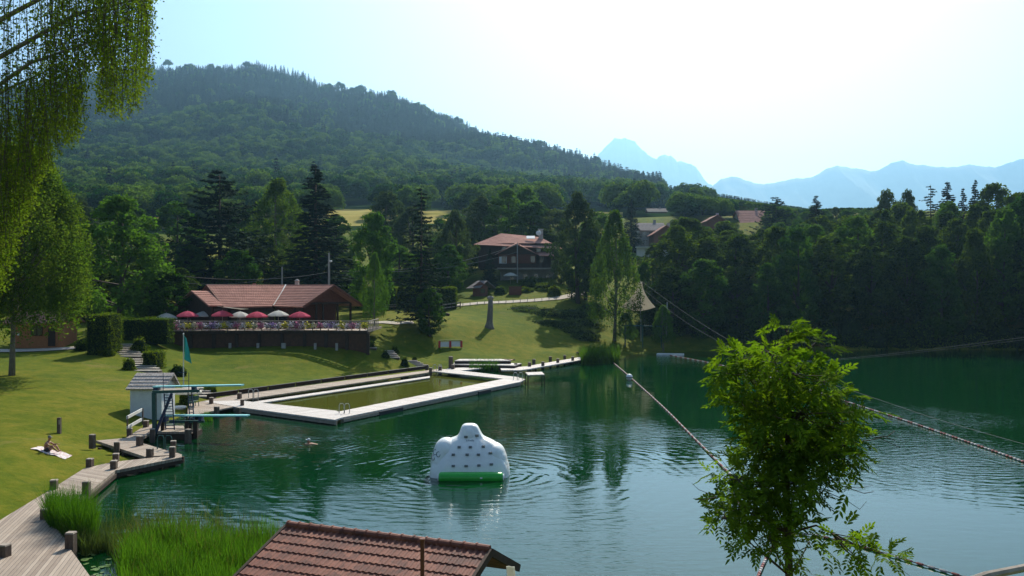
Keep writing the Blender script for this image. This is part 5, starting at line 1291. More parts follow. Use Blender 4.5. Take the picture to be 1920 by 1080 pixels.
# weeping birches at the left
tree('birch_a',36,262,78,250,'large weeping birch with golden-green drooping crown at the left edge of the lawn',name='birch_tree')
PROTO['birch_big']=dict(m=birch_mesh(61,Wd=13,Ht=22,nst=2300,leaf=.24,drop=(2.0,5.0),lps=46,kind='round',z0f=.24),W=13,H=22)
o=[q for q in COL.objects if q.get('label','').startswith('large weeping birch')][0]
for q in o.children: q.data = PROTO['birch_big']['m'][0 if q.name.startswith('crown') else 1]
wd=274*78/F; o.location=(P(22,0,78).x,78,gz(P(20,0,78).x,78)); ht=P(0,262,78).z-o.location.z; o.scale=(wd/13,wd/13,ht/22)
def near_birch():
    rng=np.random.default_rng(71); C=[];N=[]; br=MB(); tw_=MB()
    base=Vector((-17.5,21.5,gz(-17.5,21.5))); e=empty('birch_tree',base); tag(e,'near birch whose leafy strands hang into the top left corner','tree')
    top=26; tr=[base+Vector((0,0,-.5)),base+Vector((.3,0,6)),base+Vector((.2,.1,13)),base+Vector((.8,0,20)),base+Vector((1.0,.2,top))]
    br.tube([tuple(p-base) for p in tr],[.38,.32,.25,.16,.05],10)
    limbs=[]
    for (z0,tx,tz,ty) in ((11.5,-8.6,16.9,21.0),(10.0,-9.6,15.6,20.2),(12.5,-9.0,18.4,22.5),(9.0,-11.3,15.3,21.6),(14,-8.2,18.2,20.0),(8.0,-12.2,14.2,22.2),(13,-10.5,18.8,19.4),(7,-13,13.2,20.6)):
        a=base+Vector((.2,0,z0-base.z*0)); a.z=z0; b=Vector((tx,ty,tz)); m1=a.lerp(b,.45)+Vector((0,0,1.0)); m2=a.lerp(b,.8)+Vector((0,0,.7)); pts=[a,m1,m2,b]; limbs.append(pts)
        br.tube([tuple(p-base) for p in pts],[.10,.07,.04,.015],6)
    low=lambda px: float(np.interp(px,[-120,0,75,100,150,160,185,190,225,260,285,300],[580,545,330,275,258,150,120,205,214,205,90,50]))
    for i in range(740):
        px=rng.uniform(-110,283); Yd=rng.uniform(18.6,23.2)
        lo=low(px)+rng.normal()*14; 
        if px>160: hi=rng.uniform(-260,60)
        else: hi=rng.uniform(-240,lo-40)
        if px<80 and rng.random()<.6: hi=rng.uniform(120,lo-30)
        if rng.random()<.45 and hi<40: lo=hi+rng.uniform(120,300) if rng.random()<.7 else lo
        if 60<px<283 and rng.random()<.12: continue
        if lo>low(px)+16: lo=low(px)
        if hi>=lo-15: continue
        s=Yd/F; a=P(px,hi,Yd); L=(lo-hi)*s; nl=int(L*34)
        if nl<4: continue
        k=np.sort(rng.uniform(0,1,nl)); f1,f2=rng.uniform(0,6,2)
        p=np.stack([a.x+.09*np.sin(k*3+f1)+.05*np.sin(k*9+f2),a.y+.09*np.sin(k*4+f2),a.z-L*k],1)
        tw_.tube([tuple(Vector(p[j])-base) for j in (0,nl//3,2*nl//3,nl-1)],[.009,.007,.005,.003],3,False)
        C.append(p+rng.normal(size=p.shape)*np.array([.085,.085,.05])); N.append(rng.normal(size=p.shape)+np.array([.1,-.3,.2]))
    C=np.concatenate(C)-np.array(base); V,Q=cards(C,np.concatenate(N),.062*rng.uniform(.6,1.35,len(C)),rng,.72)
    ob('crown',np_mesh('crown',V,Q,M['birch']),e); br.build('trunk',M['bark_pale'],e,smooth=True); tw_.build('twigs',M['bark'],e)
near_birch()

# the young ash in the right foreground
def near_ash():
    rng=np.random.default_rng(81); Y0=10.0; base=Vector((P(1482,0,Y0).x,Y0,gz(3.1,Y0))); e=empty('ash_tree',base)
    tag(e,'young ash tree with feathery bright top leaves in the right foreground','tree')
    br=MB(); pt=lambda px,py,dy=0: P(px,py,Y0+dy)-base
    tr=[Vector((0,0,-.3)),Vector((-.01,0,.8)),pt(1480,1080),pt(1477,1000),pt(1474,900,.05),pt(1478,800,.0),pt(1482,720,.03),pt(1480,660),pt(1478,618)]
    br.tube(tr,[.065,.055,.046,.042,.036,.028,.02,.012,.006],9)
    def trunk_at(py):
        ys=[1080,1000,900,800,720,660,618]; i=min(range(len(ys)),key=lambda j:abs(ys[j]-py)); return tr[i+2]
    lobes=[(1475,622,34,20,1.0),(1528,648,28,26,1),(1440,660,44,28,1),(1378,672,44,20,1),(1355,700,36,26,1),(1400,712,52,32,1.2),(1478,700,60,38,1.2),(1548,715,44,34,1),(1562,745,38,30,1),(1380,752,40,30,.9),(1430,770,52,40,1.3),(1505,775,66,46,1.7),(1572,790,44,36,1.2),(1545,848,52,36,1.4),(1592,835,30,24,.7),(1470,842,62,46,1.7),(1412,830,38,34,1),(1492,905,48,38,1.3),(1430,905,60,44,1.4),(1378,900,40,30,.8),(1385,950,48,34,1.0),(1352,972,34,30,.7),(1430,965,48,34,1.0),(1480,985,44,30,.6),(1440,1010,40,26,.45),(1400,1005,34,24,.35),(1520,1015,34,18,.3),(1560,905,30,18,.3),(1478,1045,30,20,.25)]
    side=[(1590,1012,26,14,.4),(1625,1026,32,16,.7),(1660,1040,30,16,.7),(1608,1050,24,16,.5)]
    leaves=[]
    for (cx,cy,rx,ry,dn) in lobes+side:
        if cx<1585 or cy<1000: cx=1480+(cx-1480)*.93; rx*=.86; ry*=.92; dn*=(1.45 if cy>820 else 1.0)
        if cx>1585 and cy>1000: a=pt(1560,1000,-.1)
        else: a=trunk_at(min(1080,cy+70))
        c=pt(cx,cy,rng.uniform(-.35,.35)); mid=a.lerp(c,.55)+Vector((0,0,-.03)); br.tube([a,mid,c],[.014,.009,.005],5)
        n=int(52*dn*(rx*ry)/1300)+4
        for i in range(n):
            r=math.sqrt(rng.uniform(.02,1)); t=rng.uniform(0,2*PI); dpt=rng.normal()*min(.45,rx*.008)
            p=c+Vector((rx*r*math.cos(t)*Y0/F,dpt,ry*r*math.sin(t)*Y0/F)); leaves.append((p,c))
            if i%3==0: br.tube([c.lerp(p,.0),c.lerp(p,.5)+Vector((0,0,-.01)),p],[.005,.004,.002],3,False)
    br.tube([trunk_at(960),pt(1530,985,-.05),pt(1560,1000,-.1),pt(1600,1040,-.1),pt(1612,1052,-.1)],[.016,.012,.009,.006,.004],5); br.tube([pt(1560,1000,-.1),pt(1600,1008,-.1),pt(1650,1030,-.1)],[.008,.006,.003],4)
    for tw_ in ([(1540,880),(1580,912),(1610,915),(1638,910)],[(1545,920),(1590,940),(1612,955),(1625,940)],[(1400,925),(1345,932),(1310,918),(1296,905)],[(1345,932),(1320,937),(1300,935)],[(1585,800),(1640,820),(1670,822),(1690,832)],[(1640,820),(1665,818),(1678,808)],[(1600,830),(1650,822),(1690,840)],[(1580,912),(1620,925),(1638,922)]):
        br.tube([pt(a,b,-.1) for a,b in tw_],[.006,.005,.004,.002][:len(tw_)],4)
    Vs=[];Fs=[];nv=0
    for (p,c) in leaves:
        d=np.array(p-c); d=d/(np.linalg.norm(d)+1e-3)+rng.normal(size=3)*.6+np.array([0,0,.10]); d/=np.linalg.norm(d)
        up=np.array([0,0,1.0])+rng.normal(size=3)*.35; s_=np.cross(d,up); s_/=np.linalg.norm(s_)+1e-6; u=np.cross(s_,d)
        L=rng.uniform(.13,.21); npair=rng.integers(4,6); ll=L*.42; lw=ll*.40; P0=np.array(p)
        def leaflet(o,dr,nrm):
            nonlocal nv
            dr=dr/np.linalg.norm(dr); w=np.cross(dr,nrm); w/=np.linalg.norm(w)+1e-6; dp=np.array([0,0,-1])*ll*.18
            v=[o,o+dr*ll*.35+w*lw*.5+nrm*.004,o+dr*ll*.75+w*lw*.36+dp*.4,o+dr*ll+dp,o+dr*ll*.75-w*lw*.36+dp*.4,o+dr*ll*.35-w*lw*.5+nrm*.004]
            Vs.extend(v); Fs.append((nv,nv+1,nv+2,nv+3)); Fs.append((nv,nv+3,nv+4,nv+5)); nv+=6
        bend=np.array([0,0,-1])*L*.25
        for k in range(npair):
            t=(k+.6)/(npair+.3); o_=P0+d*L*t+bend*t*t
            for sg in (-1,1): leaflet(o_,d*.75+s_*sg*.9+rng.normal(size=3)*.12,u)
        leaflet(P0+d*L+bend,d,u)
        v=[P0-d*.01,P0+s_*.003,P0+d*L+bend+s_*.001,P0+d*L+bend]; Vs.extend(v); Fs.append((nv,nv+1,nv+2,nv+3)); nv+=4
    ob('crown',np_mesh('crown',np.array(Vs),np.array(Fs),M['ash']),e); br.build('trunk',M['bark'],e,smooth=True)
near_ash()

# ---------------------------------------------------------------- hedges and shrubs
def leafy_box(name, c, size, rz, label, cat='hedge', n=9000, leaf=.16, m='hedge', group=None, blob=False, seed=1):
    rng=np.random.default_rng(seed+int(abs(c[0])*10)); sx,sy,sz=size; e=empty(name,(c[0],c[1],c[2]),rz); tag(e,label,cat,group)
    if blob:
        d=unit(rng,n); d[:,2]=np.abs(d[:,2])*1.0-.12*(d[:,2]<0); wob=1+.14*np.sin(d[:,0]*7+seed)*np.cos(d[:,1]*6)+.1*np.sin(d[:,2]*9+seed)
        C=d*np.array([sx/2,sy/2,sz])*wob[:,None]*rng.uniform(.82,1.03,(n,1)); N=d
    else:
        f=rng.choice(5,n,p=(lambda a:a/a.sum())(np.array([sx*sz,sx*sz,sy*sz,sy*sz,sx*sy*1.3]))); u=rng.uniform(-.5,.5,n); v=rng.uniform(0,1,n); w=rng.uniform(-.5,.5,n)
        C=np.zeros((n,3)); N=np.zeros((n,3))
        for k,(ax,sg) in enumerate(((1,-1),(1,1),(0,-1),(0,1))):
            q=f==k
            if ax==1: C[q]=np.stack([u[q]*sx,np.full(q.sum(),sg*sy/2),v[q]*sz],1); N[q]=[0,sg,.2]
            else: C[q]=np.stack([np.full(q.sum(),sg*sx/2),u[q]*sy,v[q]*sz],1); N[q]=[sg,0,.2]
        q=f==4; C[q]=np.stack([u[q]*sx,w[q]*sy,np.full(q.sum(),sz)],1); N[q]=[0,0,1]
        C+=N*(.10*np.sin(C[:,0:1]*1.7)+.06*np.sin(C[:,1:2]*2.3+C[:,2:3]*2))+rng.normal(size=C.shape)*.07
    V,Q=cards(C,N+rng.normal(size=C.shape)*.55,leaf*rng.uniform(.6,1.4,n),rng,.6); ob('foliage',np_mesh('foliage',V,Q,M[m]),e)
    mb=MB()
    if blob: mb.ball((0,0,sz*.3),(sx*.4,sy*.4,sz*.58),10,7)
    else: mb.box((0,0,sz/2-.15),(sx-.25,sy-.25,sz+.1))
    mb.build('inner_shade_core',M['core'],e); return e  # solid dark core, its colour standing in for the shade between the leaves
def shrub_px(px,pyb,wpx,hpx,label,m='hedge',n=1500,seed=1,blob=True,dep=None,rz=0,name='shrub',cat='shrub',leaf=.15,Y=None):
    q=gp(px,pyb) if Y is None else Vector((P(px,0,Y).x,Y,gz(P(px,0,Y).x,Y))); s=q.y/F
    return leafy_box(name,(q.x,q.y+(dep or wpx*s)/2*.5,q.z-.15),(wpx*s,dep or wpx*s*.9,hpx*s+.15),rz,label,cat,n,leaf,m,blob=blob,seed=seed)
shrub_px(189,664,44,74,'tall clipped block hedge at the top left of the stone stairs',n=5200,blob=False,dep=3.2,name='hedge',cat='hedge')
shrub_px(266,640,104,42,'clipped hedge with bright flat top to the right of the upper stairs',n=5000,blob=False,dep=2.2,name='hedge',cat='hedge')
shrub_px(270,606,125,20,'long hedge rising behind towards the terrace left end',n=4200,blob=False,dep=1.6,name='hedge',cat='hedge',Y=113)
shrub_px(152,658,34,26,'dark low shrub at the left foot of the block hedge',m='woodland',seed=3)
shrub_px(198,668,30,20,'rounded shrub right beside the top stair of the upper flight',seed=4)
shrub_px(258,662,36,28,'leafy shrub on the right side of the upper stairs',seed=5)
shrub_px(284,690,30,30,'clipped dark shrub on the right side of the lower stairs',n=1800,blob=False,dep=2,seed=6)
shrub_px(239,694,26,22,'round shrub on the left side of the lower stairs',seed=7)
shrub_px(392,738,26,14,'small round shrub right of the wide pale steps',seed=8)
shrub_px(348,760,30,34,'dark green shrub beside the garden chairs under the cream parasol',seed=9)
shrub_px(330,706,34,22,'dark shrub behind the shed gable',m='woodland',seed=10)
shrub_px(722,672,16,14,'small dark round shrub left of the middle narrow stairs',m='woodland',seed=11,n=900)
shrub_px(740,662,16,12,'small dark shrub right of the middle narrow stairs',m='woodland',seed=12,n=900)
shrub_px(758,687,16,16,'small dark shrub left of the bottom narrow stairs',m='woodland',seed=13,n=900)
shrub_px(777,677,10,8,'tiny dark shrub right of the bottom narrow stairs',m='woodland',seed=14,n=600)
shrub_px(690,652,26,14,'low green ground plant below the terrace corner tree',seed=15)
for i,(px,w) in enumerate(((705,78),(772,64),(832,46))):
    shrub_px(px,578,w,38,['left','middle','right'][i]+' section of the long clipped hedge behind the picnic tables',m='hedge',n=5200,blob=False,dep=3,seed=16+i,name='hedge',cat='hedge',leaf=.22)
for i,(px,py,w,h,l) in enumerate([(1000,538,58,18,'bushy hedge in front of the lodge ground floor'),(1024,545,52,14,'low bushes below the lodge garden'),(938,552,24,14,'yellow-green bush beside the garden kiosk'),(1040,555,26,20,'bush at the foot of the poplar'),(765,522,30,26,'round yellowish bush behind the hedge'),(985,548,36,10,'low garden bush right of the wooden box')]):
    shrub_px(px,py,w,h,l,seed=30+i,n=2600,leaf=.24)
for i,(px,py,w,h) in enumerate([(1075,600,90,22),(1030,592,90,15),(1098,638,60,22),(985,583,80,9),(1062,618,90,15),(1100,615,70,18),(1025,608,70,8),(1088,628,80,14),(1110,590,60,24)]):
    shrub_px(px,py,w,h,ordw(i)+' patch of rough undergrowth on the shaded bank below the poplar',m='olive',seed=40+i,n=2400,leaf=.25)
for i in range(9):
    shrub_px(1182+i*22,650,34,20+8*(i%3),ordw(i)+' bush from the left on the bank below the grey sail',m='olive' if i%2 else 'broad',seed=50+i,n=1500,leaf=.25,Y=145+i%3)
for i in range(17):
    shrub_px(1370+i*46,652,66,36+14*(i%3),ordw(i)+' dark bush from the left along the waterline of the wood',m='woodland',seed=70+i,n=1500,leaf=.35,Y=144)

# ---------------------------------------------------------------- reeds, lily pads
def blades(name, pts, hgt, seed, m='reed', w=.016, seg=4, lean=.35, leafy=True):
    rng=np.random.default_rng(seed); n=len(pts); h=hgt*rng.uniform(.45,1.3,n)*(1+.22*np.sin(pts[:,0]*1.9)*np.cos(pts[:,1]*2.3)); a=rng.uniform(0,2*PI,n); le=lean*rng.uniform(.1,1.1,n)*h
    wd=rng.uniform(0,2*PI,n); V=np.zeros((n,seg+1,2,3))
    for i in range(seg+1):
        t=i/seg; x=pts[:,0]+np.cos(a)*le*t**2; y=pts[:,1]+np.sin(a)*le*t**2; z=pts[:,2]+h*(t-.18*le/h*t**3); ww=w*(1-t**1.5)+.001
        V[:,i,0]=np.stack([x-np.cos(wd)*ww,y-np.sin(wd)*ww,z],1); V[:,i,1]=np.stack([x+np.cos(wd)*ww,y+np.sin(wd)*ww,z],1)
    idx=np.arange(n)[:,None]*(seg+1)*2; Q=[]
    for i in range(seg): Q.append(np.concatenate([idx+2*i,idx+2*i+1,idx+2*i+3,idx+2*i+2],1))
    me=np_mesh(name,V.reshape(-1,3),np.concatenate(Q),M[m]); return tag(ob(name,me),kind='stuff')
rg=np.random.default_rng(3)
def scatter(poly_px,n,z=0.0,seed=0):
    poly=[G(a,b,z) for a,b in poly_px]; xs_=[p.x for p in poly]; ys_=[p.y for p in poly]; out=[]
    r=np.random.default_rng(seed)
    while len(out)<n:
        x=r.uniform(min(xs_),max(xs_),4000); y=r.uniform(min(ys_),max(ys_),4000); ins=np.zeros(4000,bool); m_=len(poly)
        for i in range(m_):
            p=poly[i];q=poly[(i+1)%m_]; c=((p.y>y)!=(q.y>y)); xi=p.x+(y-p.y)*(q.x-p.x)/((q.y-p.y) or 1e-9); ins^=(c&(x<xi))
        out+= [(a,b,z-.1) for a,b in zip(x[ins],y[ins])]
    return np.array(out[:n])
blades('dense_reeds',scatter([(238,1045),(300,1030),(420,1035),(520,1040),(560,1130),(480,1200),(225,1200),(222,1090)],15000,0,1),1.25,2,w=.019)
blades('sparse_reeds',scatter([(180,1010),(300,985),(420,1005),(520,1030),(520,1070),(200,1050)],1900,0,3),1.35,4,m='olive',w=.011,lean=.5)
M['dry']=leafmat('dry_reed_stems',(0.12,0.10,0.03),(0.26,0.22,0.08),0.3)
blades('dry_reed_stems',scatter([(215,1020),(420,1010),(530,1035),(540,1100),(230,1150)],900,0,21),1.35,22,m='dry',w=.012,lean=.6)
blades('shore_reed_clump',scatter([(84,980),(130,985),(178,1000),(182,1030),(140,1032),(92,1008)],4600,0,5),1.7,6,w=.013,lean=.35)
blades('bending_sedge',scatter([(130,1000),(180,1005),(215,1030),(160,1045),(120,1030)],1500,0,7),1.0,8,m='olive',w=.012,lean=.7)
blades('far_reed_clump',scatter([(1090,684),(1160,681),(1160,674),(1090,677)],2600,0.0,9),2.0,10,m='broad',w=.05,lean=.3)
blades('pier_reeds',scatter([(880,697),(935,697),(935,690),(880,690)],1400,0.0,11),1.2,12,m='reed',w=.03,lean=.3)
blades('platform_sedge',scatter([(380,790),(400,790),(392,782),(372,784)],220,0.0,13),.7,14,m='reed',w=.02,lean=.6)
rr2=random.Random(5)
for i in range(46):
    px=rr2.uniform(140,205); py=rr2.uniform(1022,1082)
    if px<138+(py-1030)*.75: continue
    q=G(px,py,.012); r=rr2.uniform(.07,.14); mb=MB(); a0=rr2.uniform(0,6.28); vs=[(0,0,.0)]+[(r*math.cos(a0+t*.36),r*math.sin(a0+t*.36),.004*(t%2)) for t in range(17)]
    mb.add(vs,[(0,t,t+1) for t in range(1,17)]); tag(mb.build('lily_pad',M['lily'],loc=(q.x,q.y,.012+i*.0004)),'green lily pad floating between the near boardwalk and the reeds','lily pad','lily pads beside the near boardwalk')

# ---------------------------------------------------------------- inflatable iceberg
ic=empty('inflatable_iceberg',(ICE.x,ICE.y,0)); tag(ic,'white inflatable climbing iceberg with dark grips floating on the lake','inflatable')
s=ICE.y/F      # metres per photo pixel at the float
def ipt(px,pz,dy=0): return Vector(((px-960)/F*(ICE.y+dy)-ICE.x, dy, H-(pz-540)/F*(ICE.y+dy)))
Rz=MB()
rings=[(912,808,954,1.0,1.30),(900,805,956,1.0,1.34),(888,803,958,1.0,1.34),(874,805,957,1.02,1.28),(862,809,953,1.06,1.20),(850,815,947,1.10,1.08),(841,822,940,1.14,.98),(833,826,936,1.18,.86),(827,832,929,1.20,.74),(822,842,918,1.22,.62),(819.5,851,911,1.24,.56),(817.5,857,907,1.25,.53),(813,860,903.5,1.27,.53),(807,862,901,1.29,.49),(801,864,898,1.31,.45),(797,866.5,895,1.32,.38),(794.6,870,891,1.33,.28),(793.6,876,885,1.33,.12)]
vs=[];fs=[];NR=48
rin=np.random.default_rng(6)
for k,(py,l,r_,cy,hd) in enumerate(rings):
    c0=ipt((l+r_)/2,py,cy); hw=(r_-l)/2*s
    for j in range(NR):
        t=2*PI*j/NR; ct,st=math.cos(t),math.sin(t); ex=.62 if py>818 else .5; x=abs(ct)**ex*(1 if ct>0 else -1); y=abs(st)**ex*(1 if st>0 else -1)
        puff=1+.028*math.sin(9*t+.9)*(1 if py>820 else .3)+(.022*math.sin((py-790)*.30)); vs.append((c0.x+x*hw*(1+(puff-1)*.5),c0.y+y*hd*puff,c0.z))
for k in range(len(rings)-1):
    for j in range(NR): fs.append((k*NR+j,k*NR+(j+1)%NR,(k+1)*NR+(j+1)%NR,(k+1)*NR+j))
fs.append(tuple(range(NR-1,-1,-1))); fs.append(tuple((len(rings)-1)*NR+j for j in range(NR)))
Rz.add(vs,fs); body=Rz.build('body',M['vinyl'],ic,smooth=True); sm=body.modifiers.new('smooth','SMOOTH'); sm.factor=.5; sm.iterations=1
for nm_,lst in (('shoulder_lobe',[(837,846,24,27,1.02,.84),(827,868,20,32,.95,.86),(832,856,22,30,1.0,.86)]),('shoulder_lobe',[(926,852,23,24,1.02,.84),(937,874,17,26,.95,.86),(932,862,20,26,1.0,.86)]),('peak_lobe',[(881,818,20,23,1.18,.50),(881,838,27,20,1.05,.66)])):
    lb=MB()
    for q_ in lst: lb.ball(ipt(q_[0],q_[1],q_[4]),(q_[2]*s,q_[5],q_[3]*s),22,14)
    lo_=lb.build(nm_,M['vinyl'],ic); r_m=lo_.modifiers.new('blend','REMESH'); r_m.mode='VOXEL'; r_m.voxel_size=.05; r_m.use_smooth_shade=True; s_m=lo_.modifiers.new('smooth','SMOOTH'); s_m.factor=.6; s_m.iterations=6
sb_=body.modifiers.new('sub','SUBSURF'); sb_.levels=1; sb_.render_levels=1
mb=MB(); y0=-.38
prof=[(.0,-.02),(.20,.0),(.27,.05),(.29,.12)]; Lt=(944-823)*s
pts=[];rad=[]
for x,r in ((0,.06),(.02,.2),(.07,.27),(.14,.29),(Lt*.25,.30),(Lt*.5,.29),(Lt*.75,.30),(Lt-.14,.29),(Lt-.07,.27),(Lt-.02,.2),(Lt,.06)): pts.append((ipt(823,0).x+x,y0,.12)); rad.append(r)
mb.tube(pts,rad,18); mb.build('front_tube',M['green_vinyl'],ic,smooth=True)
mb=MB(); mb.tube([(pts[-1][0]-.02,y0,.12),(pts[-1][0]+.03,y0,.12)],[.22,.18],14); mb.tube([(pts[0][0]+.02,y0,.12),(pts[0][0]-.03,y0,.12)],[.22,.18],14)
mb.box((ipt(903,0).x,y0-.29,.16),(.12,.05,.07)); mb.build('tube_patch',M['vinyl'],ic)
grips=[(850,874),(874,874),(898,873),(921,871),(850,853),(876,853),(897,853),(919,850),(861,839),(882,839),(906,838),(874,819),(894,817)]
IC_G=grips
# logo: small turquoise script-like mark on the peak, and loops on the left shoulder
def on_front(px,py):
    best=-.9
    for vtx in front_pts:
        if abs(vtx.x-ipt(px,py).x)<.07 and abs(vtx.z-ipt(px,py).z)<.07: best=min(best if best>-.89 else 9,vtx.y)
    return best
dg=bpy.context.evaluated_depsgraph_get(); dg.update(); be=body.evaluated_get(dg)
from mathutils.bvhtree import BVHTree
bvs=[BVHTree.FromObject(q_,dg) for q_ in ic.children if 'lobe' in q_.name or q_.name.startswith('body')]
def front_hit(px,py):
    q=ipt(px,py); hs_=[h_ for h_ in (t_.ray_cast(Vector((-ICE.x,-ICE.y,H)),(q-Vector((-ICE.x,-ICE.y,H))).normalized()) for t_ in bvs) if h_[0] is not None]; hit=min(hs_,key=lambda h_:h_[0].y) if hs_ else (None,None)
    return (hit[0],hit[1]) if hit[0] is not None else (Vector((q.x,.2,q.z)),Vector((0,-1,0)))
for i,(a,b) in enumerate(grips):
    h,nn=front_hit(a,b); mb=MB(); Mx=nn.to_track_quat('Y','Z').to_matrix(); c=h+nn*.03
    vs=[c+Mx@Vector((x*.085,y*.045,z*.055)) for z in (-1,1) for x,y in ((-1,-1),(1,-1),(1,1),(-1,1))]
    mb.add(vs,[(3,2,1,0),(4,5,6,7),(0,1,5,4),(1,2,6,5),(2,3,7,6),(3,0,4,7)])
    mb.ball(c+nn*.03,(.075,.04,.045),8,5); mb.build('grip',M['grey_vinyl'],ic)
mb=MB()
for k in range(7):
    a,b=875+k*2.2,827.5; h,nn=front_hit(a,b); h2,n2=front_hit(a+.4*(k%2),b-2.2-.5*(k%3)); mb.tube([h+nn*.012,h2+nn*.012],.011,4)
mb.build('logo',M['teal_steel'],ic)
mb=MB()
for cx,cy in ((816,848),(822,852),(812,858)):
    pr=[]
    for k in range(9):
        t=k/8*5.2; h,nn=front_hit(cx+3.4*math.cos(t),cy+5*math.sin(t)); pr.append(h+nn*.012)
    mb.tube(pr,.016,4)
mb.build('logo',M['teal_steel'],ic)

# ---------------------------------------------------------------- people
def figure(name, joints, bones, parent, mname='skin', sub=1):
    me=bpy.data.meshes.new(name); keys=list(joints); me.from_pydata([joints[k][0] for k in keys],[(keys.index(a),keys.index(b)) for a,b in bones],[])
    me.materials.append(M[mname]); o=ob(name,me,parent); md=o.modifiers.new('skin','SKIN'); md.use_smooth_shade=True
    for v,k in zip(me.skin_vertices[0].data,keys): r=joints[k][1]; v.radius=(r,r) if not hasattr(r,'__len__') else r; v.use_root=(k=='pelvis')
    sd_=o.modifiers.new('sub','SUBSURF'); sd_.levels=sub; sd_.render_levels=sub; return o
def hand(J,B,wr,key,d,side,up=(0,0,1)):
    "palm and five curled fingers from the wrist key"
    d=Vector(d).normalized(); s_=d.cross(Vector(up)).normalized()*side; u=s_.cross(d)*side
    w=Vector(J[wr][0]); p=w+d*.075; J[key+'palm']=(tuple(p),.022); B.append((wr,key+'palm'))
    for i,(off,L) in enumerate(((-.030,.068),(-.010,.078),(.010,.073),(.028,.058))):
        a=p+s_*off+d*.02; b=a+d*L*.55-u*.012; c=b+d*L*.40-u*.03
        for n_,q,r in (('a',a,.010),('b',b,.009),('c',c,.008)): J[key+str(i)+n_]=(tuple(q),r)
        B += [(key+'palm',key+str(i)+'a'),(key+str(i)+'a',key+str(i)+'b'),(key+str(i)+'b',key+str(i)+'c')]
    t1=w+d*.03-s_*.035; t2=t1+d*.04-s_*.015; J[key+'t1']=(tuple(t1),.011); J[key+'t2']=(tuple(t2),.009); B += [(wr,key+'t1'),(key+'t1',key+'t2')]
def head_parts(e,c,fwd,hair='hair',cap=None):
    f=Vector(fwd).normalized(); q=f.to_track_quat('X','Z').to_matrix(); c=Vector(c)
    mb=MB(); mb.ball(c+q@Vector((-.015,0,.03)),(.105,.085,.095),12,8,q); mb.build('cap' if cap else 'hair',M[cap or hair],e,smooth=True)
    mb.ball
    if cap: mb=MB(); mb.ball(c+q@Vector((.11,0,.045)),(.075,.07,.012),10,5,q); mb.build('cap_brim',M[cap],e)
def head_joint(J,B,neck,c,f):
    "head with nose, brow, ears and jaw on the same skin"
    c=Vector(c); f=Vector(f).normalized(); s_=f.cross(Vector((0,0,1))).normalized()
    J['skull']=(tuple(c+Vector((0,0,.01))),(.082,.092)); J['crown']=(tuple(c+Vector((0,0,.07))),.06); B += [(neck,'skull'),('skull','crown')]
    J['jaw']=(tuple(c+f*.05-Vector((0,0,.07))),.036); J['nose']=(tuple(c+f*.105-Vector((0,0,.01))),.012); B += [('skull','jaw'),('skull','nose')]
    for sg in (-1,1): J['ear%d'%sg]=(tuple(c+s_*.092*sg),.014); B.append(('skull','ear%d'%sg))
# seated man on the lawn
q=gp(97,849); q=Vector((q.x,q.y,gz(q.x,q.y)))
t=tag(empty('beach_towel',q),'pale patterned towel spread on the lawn under the seated sunbather','towel')
rt=np.random.default_rng(4); vs=[];fs=[]
for i in range(13):
    for j in range(7):
        x=-.98+i*.163; y=-.42+j*.14+.06*math.sin(i*.9); vs.append((x,y,gz(q.x+x,q.y+y)-q.z+.03+.012*math.sin(i*1.7+j)+(.05 if i in(2,3) and j<3 else 0)))
for i in range(12):
    for j in range(6): fs.append((i*7+j,(i+1)*7+j,(i+1)*7+j+1,i*7+j+1))
tm,nt,pp_,oo=newmat('towel_cloth'); vv=coord(nt,'Object'); nt.links.new(ramp(nt,noise(nt,5,2,.5,vv),[(.45,(.62,.58,.54)),(.52,(.40,.12,.12)),(.56,(.65,.62,.58))]),pp_.inputs['Base Color']); pp_.inputs['Roughness'].default_value=.9
mb=MB(); mb.add(vs,fs); mb.add([(a,b,c-.02) for a,b,c in vs],[f[::-1] for f in fs]); mb.build('cloth',tm,t,smooth=True)
pe=empty('person',(q.x-.05,q.y-.02,q.z+.03)); tag(pe,'man in a grey cap sitting on a towel on the lawn with bent knees','person')
J={'pelvis':((-.22,0,.13),.14),'waist':((-.27,0,.30),.125),'chest':((-.20,0,.48),(.15,.13)),'neckb':((-.12,0,.60),.07),'neck':((-.09,0,.66),.055)}
B=[('pelvis','waist'),('waist','chest'),('chest','neckb'),('neckb','neck')]
for sg,nm in ((-1,'l'),(1,'r')):
    J[nm+'hip']=((-.16,.12*sg,.12),.10); J[nm+'knee']=((.18,.17*sg,.40 if sg>0 else .34),.065); J[nm+'ank']=((.42,.12*sg,.07),.042); J[nm+'toe']=((.56,.13*sg,.04),.03)
    B += [('pelvis',nm+'hip'),(nm+'hip',nm+'knee'),(nm+'knee',nm+'ank'),(nm+'ank',nm+'toe')]
    J[nm+'sh']=((-.14,.19*sg,.53),.062); J[nm+'el']=((.05,.25*sg,.40),.045); J[nm+'wr']=((.27,.16*sg,.44 if sg>0 else .38),.028)
    B += [('chest',nm+'sh'),(nm+'sh',nm+'el'),(nm+'el',nm+'wr')]; hand(J,B,nm+'wr',nm+'h',(1,-.1*sg,-.05),sg)
head_joint(J,B,'neck',(-.05,0,.79),(1,-.25,-.15)); figure('body',J,B,pe); head_parts(pe,(-.05,0,.82),(1,-.25,-.1),cap='slate')
mb=MB(); mb.ball((-.2,0,.13),(.17,.20,.13),12,8); mb.tube([(-.18,-.11,.12),(.0,-.15,.24)],[.115,.09],8); mb.tube([(-.18,.11,.12),(.0,.15,.26)],[.115,.09],8); mb.build('swim_trunks',M['black_cloth'],pe,smooth=True)
